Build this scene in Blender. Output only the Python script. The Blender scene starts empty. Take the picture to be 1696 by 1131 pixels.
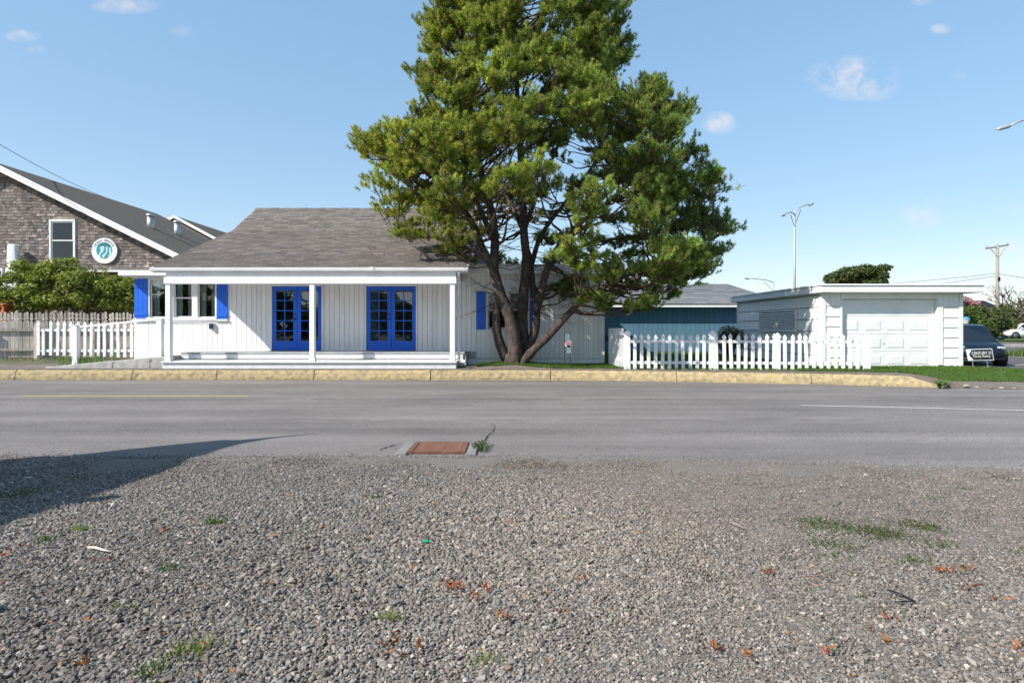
import bpy, bmesh, math, random
import numpy as np
from mathutils import Vector, Matrix
random.seed(7); np.random.seed(7)
RNG = np.random.default_rng(11)
SC = bpy.context.scene
COL = SC.collection
R = math.radians
# ------------------------------------------------------------------ camera
H = 1.45
cam_d = bpy.data.cameras.new('camera'); cam = bpy.data.objects.new('camera', cam_d); COL.objects.link(cam)
cam.location = (0, 0, H); cam.rotation_euler = (R(90), 0, 0)
cam_d.sensor_width = 36; cam_d.lens = 36 * 1000 / 1696; cam_d.shift_y = -23.5 / 1696
cam_d.clip_start = .1; cam_d.clip_end = 3000
SC.camera = cam
# ------------------------------------------------------------------ sun and sky
SUN = Vector((1.0, .61, -.93)).normalized()            # the way the light travels
sun_d = bpy.data.lights.new('sun', 'SUN'); sun_d.energy = 3.95; sun_d.angle = R(.5); sun_d.color = (1, .955, .88)
sun = bpy.data.objects.new('sun', sun_d); COL.objects.link(sun)
sun.rotation_euler = SUN.to_track_quat('-Z', 'Y').to_euler(); sun.location = (-20, -14, 25)
W = bpy.data.worlds.new('World'); SC.world = W; W.use_nodes = True
wn = W.node_tree.nodes; wl = W.node_tree.links
wn.clear()
wout = wn.new('ShaderNodeOutputWorld'); wbg = wn.new('ShaderNodeBackground'); sky = wn.new('ShaderNodeTexSky')
sky.sky_type = 'NISHITA'; sky.sun_disc = False
sky.sun_elevation = math.asin(-SUN.z); sky.sun_rotation = math.atan2(-SUN.x, -SUN.y)
sky.altitude = 0; sky.air_density = .9; sky.dust_density = .4; sky.ozone_density = 2.0
wbg.inputs['Strength'].default_value = .13
gam = wn.new('ShaderNodeGamma'); gam.inputs[1].default_value = .37; skyc = wn.new('ShaderNodeHueSaturation'); skyc.inputs['Saturation'].default_value = 1.9; skyc.inputs['Value'].default_value = 2.2
wl.new(sky.outputs[0], gam.inputs[0]); wl.new(gam.outputs[0], skyc.inputs['Color'])      # softer contrast between zenith and horizon
def clouds():
    tc = wn.new('ShaderNodeTexCoord'); sep = wn.new('ShaderNodeSeparateXYZ'); wl.new(tc.outputs['Generated'], sep.inputs[0])
    nz = wn.new('ShaderNodeTexNoise'); nz.inputs['Scale'].default_value = 22; nz.inputs['Detail'].default_value = 7; nz.inputs['Roughness'].default_value = .62
    wl.new(tc.outputs['Generated'], nz.inputs['Vector'])
    def M(op, a, b=None, c=None, clamp=False):
        n = wn.new('ShaderNodeMath'); n.operation = op; n.use_clamp = clamp
        for i, v in enumerate((a, b, c)):
            if v is None: continue
            if isinstance(v, (int, float)): n.inputs[i].default_value = v
            else: wl.new(v, n.inputs[i])
        return n.outputs[0]
    ymax = M('MAXIMUM', sep.outputs['Y'], .05)
    u = M('DIVIDE', sep.outputs['X'], ymax); v = M('DIVIDE', sep.outputs['Z'], ymax)
    ahead = M('GREATER_THAN', sep.outputs['Y'], .06)
    tot = None
    for (cx, cy, rx, ry, k) in [(.565, .412, .085, .040, .85), (.60, .405, .045, .034, .75), (.342, .338, .032, .022, .7), (.675, .182, .045, .024, .5), (.70, .205, .02, .016, .4),
                                (.845, .20, .03, .02, .45), (.712, .494, .022, .010, .5), (.86, .11, .11, .045, .6), (.74, .085, .12, .02, .3),
                                (-.81, .482, .032, .012, .7), (-.788, .459, .018, .008, .5), (-.64, .532, .06, .016, .55), (.678, .54, .02, .01, .4), (.74, .418, .016, .010, .4), (-.54, .49, .03, .012, .2)]:
        du = M('DIVIDE', M('SUBTRACT', u, cx), rx); dv = M('DIVIDE', M('SUBTRACT', v, cy), ry)
        r2 = M('ADD', M('MULTIPLY', du, du), M('MULTIPLY', dv, dv))
        f = M('SUBTRACT', 1.0, r2, clamp=True)
        n2 = M('MULTIPLY_ADD', nz.outputs['Fac'], 4.6, -1.85)
        m = M('MULTIPLY', M('MULTIPLY', f, n2, clamp=True), k)
        tot = m if tot is None else M('MAXIMUM', tot, m)
    tot = M('MULTIPLY', tot, ahead)
    mix = wn.new('ShaderNodeMix'); mix.data_type = 'RGBA'
    wl.new(tot, mix.inputs['Factor']); wl.new(skyc.outputs[0], mix.inputs['A']); mix.inputs['B'].default_value = (3.95, 3.75, 3.75, 1)
    wl.new(mix.outputs['Result'], wbg.inputs['Color'])
clouds()
wl.new(wbg.outputs[0], wout.inputs[0])
vs = SC.view_settings
vs.view_transform = 'Standard'; vs.look = 'None'; vs.exposure = 0.85; vs.gamma = 1; vs.use_curve_mapping = False
SC.cycles.max_bounces = 6; SC.cycles.transparent_max_bounces = 12
# ------------------------------------------------------------------ helpers
def P(px, py, d):
    """a point seen at photo pixel (px, py) that lies d metres down the street axis"""
    return Vector(((px - 848) * d / 1000, d, H - (py - 542) * d / 1000))
def wpos(o):
    v = Vector((0, 0, 0))
    while o: v += o.location; o = o.parent
    return v
def props(o, label=None, cat=None, group=None, kind=None):
    if label: o['label'] = label
    if cat: o['category'] = cat
    if group: o['group'] = group
    if kind: o['kind'] = kind
    return o
def thing(name, loc, label, cat, group=None):
    o = bpy.data.objects.new(name, None); COL.objects.link(o); o.location = loc; o.empty_display_size = .2
    return props(o, label, cat, group)
def link(name, me, mat=None, parent=None, at=(0, 0, 0)):
    o = bpy.data.objects.new(name, me); COL.objects.link(o)
    if mat is not None and len(me.materials) == 0: me.materials.append(mat)
    if parent: o.parent = parent; o.location = Vector(at) - wpos(parent)
    else: o.location = at
    return o
class MB:
    def __init__(s): s.v = []; s.f = []
    def add(s, vs_, fs):
        n = len(s.v); s.v += [tuple(v) for v in vs_]; s.f += [tuple(i + n for i in f) for f in fs]; return s
    def box(s, x0, x1, y0, y1, z0, z1):
        return s.add([(x0,y0,z0),(x1,y0,z0),(x1,y1,z0),(x0,y1,z0),(x0,y0,z1),(x1,y0,z1),(x1,y1,z1),(x0,y1,z1)],
                     [(0,3,2,1),(4,5,6,7),(0,1,5,4),(1,2,6,5),(2,3,7,6),(3,0,4,7)])
    def bbox(s, x0, x1, y0, y1, z0, z1, b=.01):
        bm = bmesh.new(); bmesh.ops.create_cube(bm, size=1)
        for v in bm.verts: v.co = Vector(((x0+x1)/2 + v.co.x*(x1-x0), (y0+y1)/2 + v.co.y*(y1-y0), (z0+z1)/2 + v.co.z*(z1-z0)))
        bmesh.ops.bevel(bm, geom=bm.edges[:], offset=b, segments=1, affect='EDGES')
        bm.verts.index_update()
        s.add([v.co for v in bm.verts], [[v.index for v in f.verts] for f in bm.faces]); bm.free(); return s
    def prism(s, pts, off):
        """pts: closed 3D outline; off: vector of extrusion"""
        n = len(pts); off = Vector(off); p = [Vector(q) for q in pts]
        return s.add(p + [q + off for q in p], [tuple(range(n))[::-1], tuple(range(n, 2*n))] + [(i, (i+1) % n, n + (i+1) % n, n + i) for i in range(n)])
    def tube(s, pts, rad, n=8, cap=True):
        pts = [Vector(p) for p in pts]; m = len(pts)
        if isinstance(rad, (int, float)): rad = [rad] * m
        vs_, fs = [], []; ref = None
        for i, p in enumerate(pts):
            t = (pts[min(i+1, m-1)] - pts[max(i-1, 0)]).normalized()
            if ref is None: ref = Vector((0, 0, 1)) if abs(t.z) < .9 else Vector((1, 0, 0))
            a = t.cross(ref).normalized(); b = t.cross(a); ref = -b if False else ref
            for k in range(n):
                an = 2*math.pi*k/n; vs_.append(p + (a*math.cos(an) + b*math.sin(an)) * rad[i])
        for i in range(m-1):
            for k in range(n):
                fs.append((i*n+k, i*n+(k+1) % n, (i+1)*n+(k+1) % n, (i+1)*n+k))
        if cap: fs += [tuple(range(n))[::-1], tuple(range((m-1)*n, m*n))]
        return s.add(vs_, fs)
    def mesh(s, name, smooth=False):
        me = bpy.data.meshes.new(name); me.from_pydata(s.v, [], s.f); me.validate()
        bm = bmesh.new(); bm.from_mesh(me); bmesh.ops.recalc_face_normals(bm, faces=bm.faces); bm.to_mesh(me); bm.free()
        if smooth: me.polygons.foreach_set('use_smooth', [True]*len(me.polygons))
        return me
    def build(s, name, mat, parent=None, smooth=False):
        return link(name, s.mesh(name, smooth), mat, parent)
def npmesh(name, V, F, mat, parent=None, col=None, smooth=False, at=(0,0,0)):
    """V (n,3), F (m,k) numpy; col (n,3) written as the attribute 'tint'"""
    me = bpy.data.meshes.new(name); n = len(V); m, k = F.shape
    me.vertices.add(n); me.vertices.foreach_set('co', np.asarray(V, np.float32).ravel())
    me.loops.add(m*k); me.loops.foreach_set('vertex_index', np.asarray(F, np.int32).ravel())
    me.polygons.add(m); me.polygons.foreach_set('loop_start', np.arange(0, m*k, k, dtype=np.int32))
    me.polygons.foreach_set('use_smooth', np.full(m, bool(smooth)))
    if col is not None:
        a = me.attributes.new('tint', 'FLOAT_COLOR', 'POINT')
        a.data.foreach_set('color', np.hstack([col, np.ones((n, 1))]).astype(np.float32).ravel())
    me.update(calc_edges=True)
    return link(name, me, mat, parent, at)
# ------------------------------------------------------------------ materials
def mat(name, c, c2=None, rough=.7, scale=6, bump=0, bscale=60, var=0, spec=.4, metal=0, detail=6, dirt=None, dscale=1.5, damt=.4, coat=0, stretch=None):
    m = bpy.data.materials.new(name); m.use_nodes = True
    nt = m.node_tree; N = nt.nodes; L = nt.links; b = N['Principled BSDF']
    b.inputs['Roughness'].default_value = rough; b.inputs['Metallic'].default_value = metal
    b.inputs['Specular IOR Level'].default_value = spec; b.inputs['Coat Weight'].default_value = coat
    tc = N.new('ShaderNodeTexCoord'); vec = tc.outputs['Object']
    if stretch:
        mp = N.new('ShaderNodeMapping'); mp.inputs['Scale'].default_value = stretch; L.new(vec, mp.inputs[0]); vec = mp.outputs[0]
    def noise(sc, det=detail, w=None):
        n = N.new('ShaderNodeTexNoise'); n.inputs['Scale'].default_value = sc; n.inputs['Detail'].default_value = det; n.inputs['Roughness'].default_value = .6
        L.new(vec, n.inputs['Vector']); return n.outputs['Fac']
    def ramp(fac, lo, hi):
        r = N.new('ShaderNodeMapRange'); r.inputs['From Min'].default_value = lo; r.inputs['From Max'].default_value = hi; L.new(fac, r.inputs['Value']); return r.outputs[0]
    def mixc(f, a, bb):
        x = N.new('ShaderNodeMix'); x.data_type = 'RGBA'
        if isinstance(f, float): x.inputs['Factor'].default_value = f
        else: L.new(f, x.inputs['Factor'])
        for s, v in (('A', a), ('B', bb)):
            if isinstance(v, tuple): x.inputs[s].default_value = (*v, 1)
            else: L.new(v, x.inputs[s])
        return x.outputs['Result']
    cur = c
    if c2: cur = mixc(ramp(noise(scale), .32, .68), c, c2)
    if dirt:
        f = ramp(noise(dscale, 8), .45, .75); mm = N.new('ShaderNodeMath'); mm.operation = 'MULTIPLY'; L.new(f, mm.inputs[0]); mm.inputs[1].default_value = damt
        cur = mixc(mm.outputs[0], cur, dirt)
    if var:
        oi = N.new('ShaderNodeObjectInfo'); hs = N.new('ShaderNodeHueSaturation')
        r = N.new('ShaderNodeMapRange'); r.inputs['To Min'].default_value = 1 - var; r.inputs['To Max'].default_value = 1 + var
        L.new(oi.outputs['Random'], r.inputs['Value']); L.new(r.outputs[0], hs.inputs['Value'])
        if isinstance(cur, tuple): hs.inputs['Color'].default_value = (*cur, 1)
        else: L.new(cur, hs.inputs['Color'])
        cur = hs.outputs[0]
    if isinstance(cur, tuple): b.inputs['Base Color'].default_value = (*cur, 1)
    else: L.new(cur, b.inputs['Base Color'])
    if bump:
        bp = N.new('ShaderNodeBump'); bp.inputs['Strength'].default_value = bump; bp.inputs['Distance'].default_value = .02
        L.new(noise(bscale, 5), bp.inputs['Height']); L.new(bp.outputs[0], b.inputs['Normal'])
    m['cur'] = 0
    return m
def leafmat(name, rough=.5, trans=.35, mul=1.0):
    m = bpy.data.materials.new(name); m.use_nodes = True
    N = m.node_tree.nodes; L = m.node_tree.links; b = N['Principled BSDF']; out = N['Material Output']
    at = N.new('ShaderNodeAttribute'); at.attribute_name = 'tint'
    L.new(at.outputs['Color'], b.inputs['Base Color']); b.inputs['Roughness'].default_value = rough; b.inputs['Specular IOR Level'].default_value = .3
    tr = N.new('ShaderNodeBsdfTranslucent'); hs = N.new('ShaderNodeHueSaturation'); hs.inputs['Value'].default_value = 1.5; hs.inputs['Saturation'].default_value = 1.1
    L.new(at.outputs['Color'], hs.inputs['Color']); L.new(hs.outputs[0], tr.inputs['Color'])
    mx = N.new('ShaderNodeMixShader'); mx.inputs[0].default_value = trans
    L.new(b.outputs[0], mx.inputs[1]); L.new(tr.outputs[0], mx.inputs[2]); L.new(mx.outputs[0], out.inputs['Surface'])
    return m
def glassmat(name, tint=(.9, .95, .95), refl=1.6):
    m = bpy.data.materials.new(name); m.use_nodes = True
    N = m.node_tree.nodes; L = m.node_tree.links; out = N['Material Output']; N.remove(N['Principled BSDF'])
    t = N.new('ShaderNodeBsdfTransparent'); t.inputs[0].default_value = (*tint, 1)
    g = N.new('ShaderNodeBsdfGlossy'); g.inputs['Roughness'].default_value = .02
    fr = N.new('ShaderNodeFresnel'); fr.inputs['IOR'].default_value = refl
    tc = N.new('ShaderNodeTexCoord'); nz = N.new('ShaderNodeTexNoise'); nz.inputs['Scale'].default_value = 2.5; L.new(tc.outputs['Object'], nz.inputs['Vector'])
    bp = N.new('ShaderNodeBump'); bp.inputs['Strength'].default_value = .06; bp.inputs['Distance'].default_value = .05; L.new(nz.outputs['Fac'], bp.inputs['Height']); L.new(bp.outputs[0], g.inputs['Normal'])
    mx = N.new('ShaderNodeMixShader'); L.new(fr.outputs[0], mx.inputs[0]); L.new(t.outputs[0], mx.inputs[1]); L.new(g.outputs[0], mx.inputs[2])
    L.new(mx.outputs[0], out.inputs['Surface']); return m
WHITE = (.83, .83, .82)
M = dict(
    white=mat('white_paint', WHITE, (.77, .77, .755), rough=.6, scale=3, bump=.2, bscale=40, dirt=(.45, .42, .37), dscale=1.3, damt=.25),
    board=mat('white_board', (.84, .835, .825), (.79, .785, .775), rough=.6, scale=2.5, var=.035, bump=.15, bscale=30, stretch=(6, 6, .6), dirt=(.45, .42, .37), dscale=.8, damt=.26),
    backing=mat('wall_backing', (.42, .42, .41), rough=.9),
    picket=mat('picket_paint', (.80, .80, .80), (.70, .70, .69), rough=.6, scale=4, var=.05, dirt=(.38, .36, .30), dscale=3, damt=.3),
    oldwood=mat('weathered_wood', (.55, .49, .43), (.30, .25, .21), rough=.9, scale=5, var=.25, bump=.5, bscale=25, stretch=(5, 5, .7), dirt=(.72, .69, .64), dscale=2, damt=.8),
    blue=mat('blue_paint', (.010, .13, .70), (.008, .11, .60), rough=.42, scale=3, spec=.5),
    tealboard=mat('teal_board', (.095, .195, .27), (.08, .17, .24), rough=.65, var=.05, scale=2),
    deck=mat('deck_paint', (.40, .41, .42), (.30, .31, .32), rough=.6, scale=4, var=.05, bump=.2, dirt=(.2, .18, .16), dscale=3, damt=.3),
    stepwhite=mat('step_paint', (.72, .72, .72), (.60, .60, .60), rough=.6, scale=5, var=.03, bump=.2),
    shingle=mat('asphalt_shingle', (.188, .164, .15), (.118, .103, .094), rough=.95, scale=14, var=.16, bump=.6, bscale=180, spec=.2, dirt=(.25, .22, .19), dscale=.7, damt=.35),
    cedarroof=mat('brown_roofing', (.165, .142, .112), (.105, .09, .072), rough=.95, scale=6, bump=.6, bscale=25, spec=.2, stretch=(1, 1, 5)),
    roofdark=mat('dark_roofing', (.105, .098, .09), (.07, .065, .06), rough=.95, scale=3, bump=.5, bscale=60, spec=.2),
    greyroof=mat('grey_roof_shingle', (.25, .25, .26), (.16, .16, .17), rough=.95, scale=9, var=.18, bump=.5, bscale=90, spec=.2),
    asphalt=None, gravelbed=None,
    kerb=mat('kerb_paint', (.47, .37, .20), (.37, .29, .155), rough=.9, scale=9, bump=1.0, bscale=45, dirt=(.19, .16, .13), dscale=9, damt=.8, var=.10),
    concrete=mat('concrete', (.42, .41, .39), (.30, .29, .27), rough=.9, scale=6, bump=.5, bscale=50, dirt=(.16, .15, .12), dscale=2.5, damt=.5),
    pavement=mat('pavement_surface', (.20, .165, .14), (.13, .105, .09), rough=.95, scale=3, bump=.6, bscale=120, dirt=(.24, .21, .18), dscale=1.2, damt=.5),
    lot=mat('lot_asphalt', (.11, .105, .10), (.075, .072, .07), rough=.95, scale=1.5, bump=.3, bscale=90),
    soil=mat('soil', (.13, .105, .075), (.08, .085, .04), rough=1, scale=1.2, bump=.6, bscale=20),
    lawn=mat('lawn_turf', (.065, .13, .018), (.035, .085, .012), rough=1, scale=5, bump=.6, bscale=60),
    bark=mat('pine_bark', (.105, .08, .066), (.035, .027, .023), rough=.95, scale=9, bump=1.0, bscale=22, stretch=(1.8, 1.8, .7), spec=.2, dirt=(.20, .17, .15), dscale=4, damt=.4),
    twig=mat('twig_bark', (.13, .095, .07), (.07, .052, .042), rough=.95, scale=9, spec=.2),
    stem=mat('shrub_stem', (.10, .06, .045), (.06, .04, .03), rough=.95),
    rust=mat('rusty_iron', (.20, .085, .055), (.12, .05, .034), rough=.85, scale=25, bump=.4, bscale=120, dirt=(.30, .20, .14), dscale=6, damt=.4),
    black=mat('black_plastic', (.012, .012, .013), rough=.5),
    darkin=mat('shadow_void', (.02, .02, .02), rough=1),
    galv=mat('galvanised_steel', (.45, .47, .48), (.35, .37, .38), rough=.45, metal=.7, scale=8),
    lamp=mat('lamp_post_paint', (.42, .44, .44), (.36, .38, .38), rough=.5, metal=.3),
    polewood=mat('pole_wood', (.34, .29, .25), (.25, .21, .18), rough=.95, scale=6, stretch=(4, 4, .4)),
    interior=mat('interior_plaster', (.55, .52, .46), rough=.9),
    floor=mat('interior_floor', (.22, .15, .09), rough=.6),
    curtain=mat('curtain_cloth', (.82, .82, .78), rough=.9),
    glass=glassmat('window_glass', (.93, .96, .96), 1.9),
    carglass=mat('car_glass', (.01, .014, .018), rough=.04, spec=.8),
    carpaint=mat('dark_car_paint', (.004, .010, .020), rough=.4, coat=.25, spec=.35),
    carwhite=mat('white_car_paint', (.72, .72, .70), rough=.3, coat=.6),
    rubber=mat('tyre_rubber', (.02, .02, .02), rough=.85),
    rim=mat('wheel_alloy', (.4, .4, .42), rough=.35, metal=.8),
    chrome=mat('plate_metal', (.6, .6, .6), rough=.3, metal=.6),
    navy=mat('sign_navy', (.018, .022, .035), rough=.5),
    signwhite=mat('sign_white', (.80, .80, .80), rough=.5),
    signgold=mat('sign_cream', (.75, .70, .55), rough=.5),
    signink=mat('sign_ink', (.22, .25, .27), rough=.6),
    yellowline=mat('road_yellow', (.55, .43, .05), (.35, .28, .06), rough=.9, scale=30),
    whiteline=mat('road_white', (.62, .62, .60), (.42, .42, .41), rough=.9, scale=30),
    orange=mat('orange_wood', (.48, .13, .03), rough=.6),
    needle=leafmat('pine_needles', .5, .42), leaf=leafmat('shrub_leaves', .35, .30), grass=leafmat('grass_blades', .6, .35),
    far=leafmat('far_foliage', .8, .2),
)
def shingle_wall_mat():
    m = leafmat('cedar_shingles', .95, 0.0); return m
M['cedar'] = shingle_wall_mat()
def stonemat():
    m = bpy.data.materials.new('gravel_stone'); m.use_nodes = True
    N = m.node_tree.nodes; L = m.node_tree.links; b = N['Principled BSDF']
    at = N.new('ShaderNodeAttribute'); at.attribute_name = 'stone_tint'; at.attribute_type = 'INSTANCER'
    tc = N.new('ShaderNodeTexCoord'); nz = N.new('ShaderNodeTexNoise'); nz.inputs['Scale'].default_value = 3; nz.inputs['Detail'].default_value = 4; L.new(tc.outputs['Object'], nz.inputs['Vector'])
    mr = N.new('ShaderNodeMapRange'); mr.inputs['To Min'].default_value = .75; mr.inputs['To Max'].default_value = 1.25; L.new(nz.outputs['Fac'], mr.inputs['Value'])
    mu = N.new('ShaderNodeVectorMath'); mu.operation = 'SCALE'; L.new(at.outputs['Color'], mu.inputs[0]); L.new(mr.outputs[0], mu.inputs['Scale'])
    L.new(mu.outputs[0], b.inputs['Base Color']); b.inputs['Roughness'].default_value = .85; b.inputs['Specular IOR Level'].default_value = .3
    return m
M['stone'] = stonemat()
def roadmat():
    m = bpy.data.materials.new('road_asphalt'); m.use_nodes = True
    N = m.node_tree.nodes; L = m.node_tree.links; b = N['Principled BSDF']; b.inputs['Roughness'].default_value = .88; b.inputs['Specular IOR Level'].default_value = .3
    tc = N.new('ShaderNodeTexCoord')
    def noise(sc, st, det=6):
        mp = N.new('ShaderNodeMapping'); mp.inputs['Scale'].default_value = st; L.new(tc.outputs['Object'], mp.inputs[0])
        n = N.new('ShaderNodeTexNoise'); n.inputs['Scale'].default_value = sc; n.inputs['Detail'].default_value = det; n.inputs['Roughness'].default_value = .65; L.new(mp.outputs[0], n.inputs['Vector']); return n.outputs['Fac']
    def mr(f, a, bb, lo, hi):
        r = N.new('ShaderNodeMapRange'); r.inputs[1].default_value = a; r.inputs[2].default_value = bb; r.inputs[3].default_value = lo; r.inputs[4].default_value = hi; L.new(f, r.inputs[0]); return r.outputs[0]
    def mul(a, bb):
        x = N.new('ShaderNodeMath'); x.operation = 'MULTIPLY'; L.new(a, x.inputs[0]); L.new(bb, x.inputs[1]); return x.outputs[0]
    streak = mr(noise(1.0, (.035, 1.0, 1), 6), .3, .7, .74, 1.3)     # worn wheel tracks along the road
    blot = mr(noise(.7, (.5, 1, 1), 9), .3, .7, .80, 1.2)
    fine = mr(noise(70, (1, 1, 1), 4), .3, .7, .35, 1.75)
    v = mul(mul(streak, blot), fine)
    sc = N.new('ShaderNodeVectorMath'); sc.operation = 'SCALE'; sc.inputs[0].default_value = (.165, .150, .140); L.new(v, sc.inputs['Scale'])
    L.new(sc.outputs[0], b.inputs['Base Color'])
    bp = N.new('ShaderNodeBump'); bp.inputs['Strength'].default_value = .6; bp.inputs['Distance'].default_value = .006; L.new(noise(130, (1, 1, 1), 4), bp.inputs['Height']); L.new(bp.outputs[0], b.inputs['Normal'])
    return m
M['asphalt'] = roadmat()
def gravelbed():
    m = mat('gravel_bed', (.25, .22, .19), (.12, .105, .092), rough=1, scale=70, bump=1.0, bscale=75, dirt=(.26, .225, .19), dscale=.7, damt=.6); return m
M['gravelbed'] = gravelbed()
# ------------------------------------------------------------------ ground, road, kerb
def kerbY(x): return float(np.interp(x, [-60, -14.8, -6, 0, 2.67, 5.26, 8.1, 9.25, 11.6, 20, 60], [17.2, 16.62, 16.56, 16.5, 16.35, 15.85, 15.2, 14.8, 13.9, 11.2, 0]))
def nearY(x): return float(np.interp(x, [-60, -6, 0, 2, 5.2, 10, 60], [7.6, 6.75, 6.8, 6.6, 6.14, 5.2, -6]))
def smooth(a, b, x):
    t = min(1, max(0, (x-a)/(b-a))); return t*t*(3-2*t)
def gz(x, y):
    """height of the land behind the kerb"""
    t = y - kerbY(x)
    z = .285
    z += .16 * smooth(-11.2, -13, x) * smooth(1.2, 2.2, t)
    m = math.hypot(x - .05, (y - 17.75)*1.3)
    z += .13 * math.exp(-(m/.9)**2)
    r = smooth(9.8, 11.0, x)
    z -= r * .27 * (1 - smooth(.0, 2.4, t))
    z -= .30 * smooth(13.1, 14.2, x) * smooth(17.2, 18.0, y)
    z -= .12 * smooth(12.5, 16, x) * (1 - smooth(17.2, 18.0, y)) * smooth(1.2, 2.6, t)
    z += .34 * smooth(46, 52, y) * smooth(12, 20, x)
    return z
def sheet(name, xs, ts, zf, matl, dz=0, base=kerbY, jit=0, kind='structure'):
    V = []; F = []
    for i, x in enumerate(xs):
        for j, t in enumerate(ts):
            y = base(x) + t if base else t
            V.append((x, y, zf(x, y) + dz))
    n = len(ts)
    for i in range(len(xs)-1):
        for j in range(n-1): F.append((i*n+j, (i+1)*n+j, (i+1)*n+j+1, i*n+j+1))
    o = npmesh(name, np.array(V), np.array(F), matl, smooth=True); o['kind'] = kind; return o
g = MB(); g.add([(-900, -300, -.06), (900, -300, -.06), (900, 1500, -.06), (-900, 1500, -.06)], [(0, 1, 2, 3)])
o = g.build('ground', M['soil']); o['kind'] = 'structure'
xs = sorted(set(list(np.arange(-60, -16, 2.0)) + list(np.arange(-16, 17, .25)) + list(np.arange(17, 61, 2.0))))
ts = [.1, .2, .4, .7, 1.0, 1.3, 1.6, 1.9, 2.2, 2.6, 3, 3.5, 4, 5, 6, 8, 11, 15, 20, 25, 29, 30, 31, 32, 33, 34, 35, 36, 37, 38, 40, 45, 60, 90, 140]
sheet('terrain', xs, ts, gz, M['soil'])
# pavement along the kerb
def pave_w(x): return float(np.interp(x, [-60, -13, -10, 0, 1.2, 4, 8, 9, 12, 60], [1.9, 1.5, .9, .75, .5, .55, .62, .75, 1.0, 1.2]))
V = []; F = []; px_ = list(np.arange(-60, -16, 2.0)) + list(np.arange(-16, 17, .2)) + list(np.arange(17, 61, 2.0)); K = 6
for x in px_:
    w = pave_w(x) + .05*math.sin(x*3.1) + .04*math.sin(x*7.7+1)
    for k in range(K):
        y = kerbY(x) + .1 + (w-.1)*max(0, k-1)/(K-2); V.append((x, y, gz(x, y) + .012 if k else -.05))
for i in range(len(px_)-1):
    for k in range(K-1): F.append((i*K+k, (i+1)*K+k, (i+1)*K+k+1, i*K+k+1))
npmesh('pavement', np.array(V), np.array(F), M['pavement'])['kind'] = 'structure'
# road
V = []; F = []; rx = list(np.arange(-60, -10, 1.0)) + list(np.arange(-10, 10, .06)) + list(np.arange(10, 61, 1.0)); K = 12
for x in rx:
    a = nearY(x) + (-.22 + .05*math.sin(x*2.3) + .035*math.sin(x*6.1+.7) + random.uniform(-.03, .03)); b = kerbY(x) + .12
    for k in range(K): 
        t = k/(K-1); V.append((x, a + (b-a)*t, .004 + .03*math.sin(math.pi*t) - (.02 if k == 0 else 0)))
for i in range(len(rx)-1):
    for k in range(K-1): F.append((i*K+k, (i+1)*K+k, (i+1)*K+k+1, i*K+k+1))
npmesh('road', np.array(V), np.array(F), M['asphalt'], smooth=True)['kind'] = 'structure'
def roadz(x, y):
    a, b = nearY(x), kerbY(x) + .12; t = min(1, max(0, (y-a)/(b-a))); return .004 + .03*math.sin(math.pi*t)
def stripe(name, pts, w, matl, label):
    mb = MB(); vs_ = []; fs = []
    for i, (x, y) in enumerate(pts):
        for s in (-w/2, w/2): vs_.append((x, y + s*random.uniform(.8, 1.1), roadz(x, y+s) + .005))
    for i in range(len(pts)-1): fs.append((2*i, 2*i+2, 2*i+3, 2*i+1))
    o = mb.add(vs_, fs).build(name, matl); o['kind'] = 'structure'; o['label'] = label; return o
stripe('road_line', [(x, 12.4) for x in np.arange(-10.1, -5.4, .12)], .11, M['yellowline'], 'thin worn yellow line along the far lane of the road')
stripe('road_line', [(x, float(np.interp(x, [5.25, 8.72, 20], [10.94, 10.28, 8.1]))) for x in np.arange(5.25, 20, .2)], .08, M['whiteline'], 'thin white line along the road towards the garage end')
# crack running from the drain
def crack(pts, w=.018):
    p = []
    for a, b in zip(pts[:-1], pts[1:]):
        for k in range(6): p.append((a[0]+(b[0]-a[0])*k/6 + random.uniform(-.012, .012), a[1]+(b[1]-a[1])*k/6 + random.uniform(-.012, .012)))
    vs_ = []; fs = []
    for i, (x, y) in enumerate(p):
        ww = w*random.uniform(.4, 1.2)*(1-.7*i/len(p))
        vs_ += [(x-ww, y, roadz(x, y)+.004), (x+ww, y+ww, roadz(x, y)+.004)]
    for i in range(len(p)-1): fs.append((2*i, 2*i+1, 2*i+3, 2*i+2))
    o = MB().add(vs_, fs).build('road_crack', M['darkin']); o['kind'] = 'structure'
def G(px, py, z=0):
    d = (H - z)*1000/(py - 542); return ((px-848)*d/1000, d)
crack([G(790, 740), G(805, 731), G(808, 724), G(818, 716), G(820, 709), G(810, 703)])
SEAM = mat('tar_seam', (.07, .066, .062), rough=.95)
for (y0, xa_, xb_, w_) in ((11.9, -13, 3.5, .010), (12.2, 4.2, 12, .009), (9.3, -4, 6.5, .008)):
    pts_ = [(xa_+(xb_-xa_)*k/40, y0 + .05*math.sin(k*.7) + .03*math.sin(k*2.3) + random.uniform(-.02, .02)) for k in range(41)]; vs_ = []; fs = []
    for (x, y) in pts_:
        ww = w_*random.uniform(.3, 1.3); vs_ += [(x, y-ww, roadz(x, y)+.004), (x, y+ww, roadz(x, y)+.004)]
    for k in range(40):
        if random.random() > .18: fs.append((2*k, 2*k+2, 2*k+3, 2*k+1))
    o = MB().add(vs_, fs).build('road_crack', SEAM); o['kind'] = 'structure'
crack([G(655, 738), G(640, 742), G(625, 748)], .02)
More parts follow.
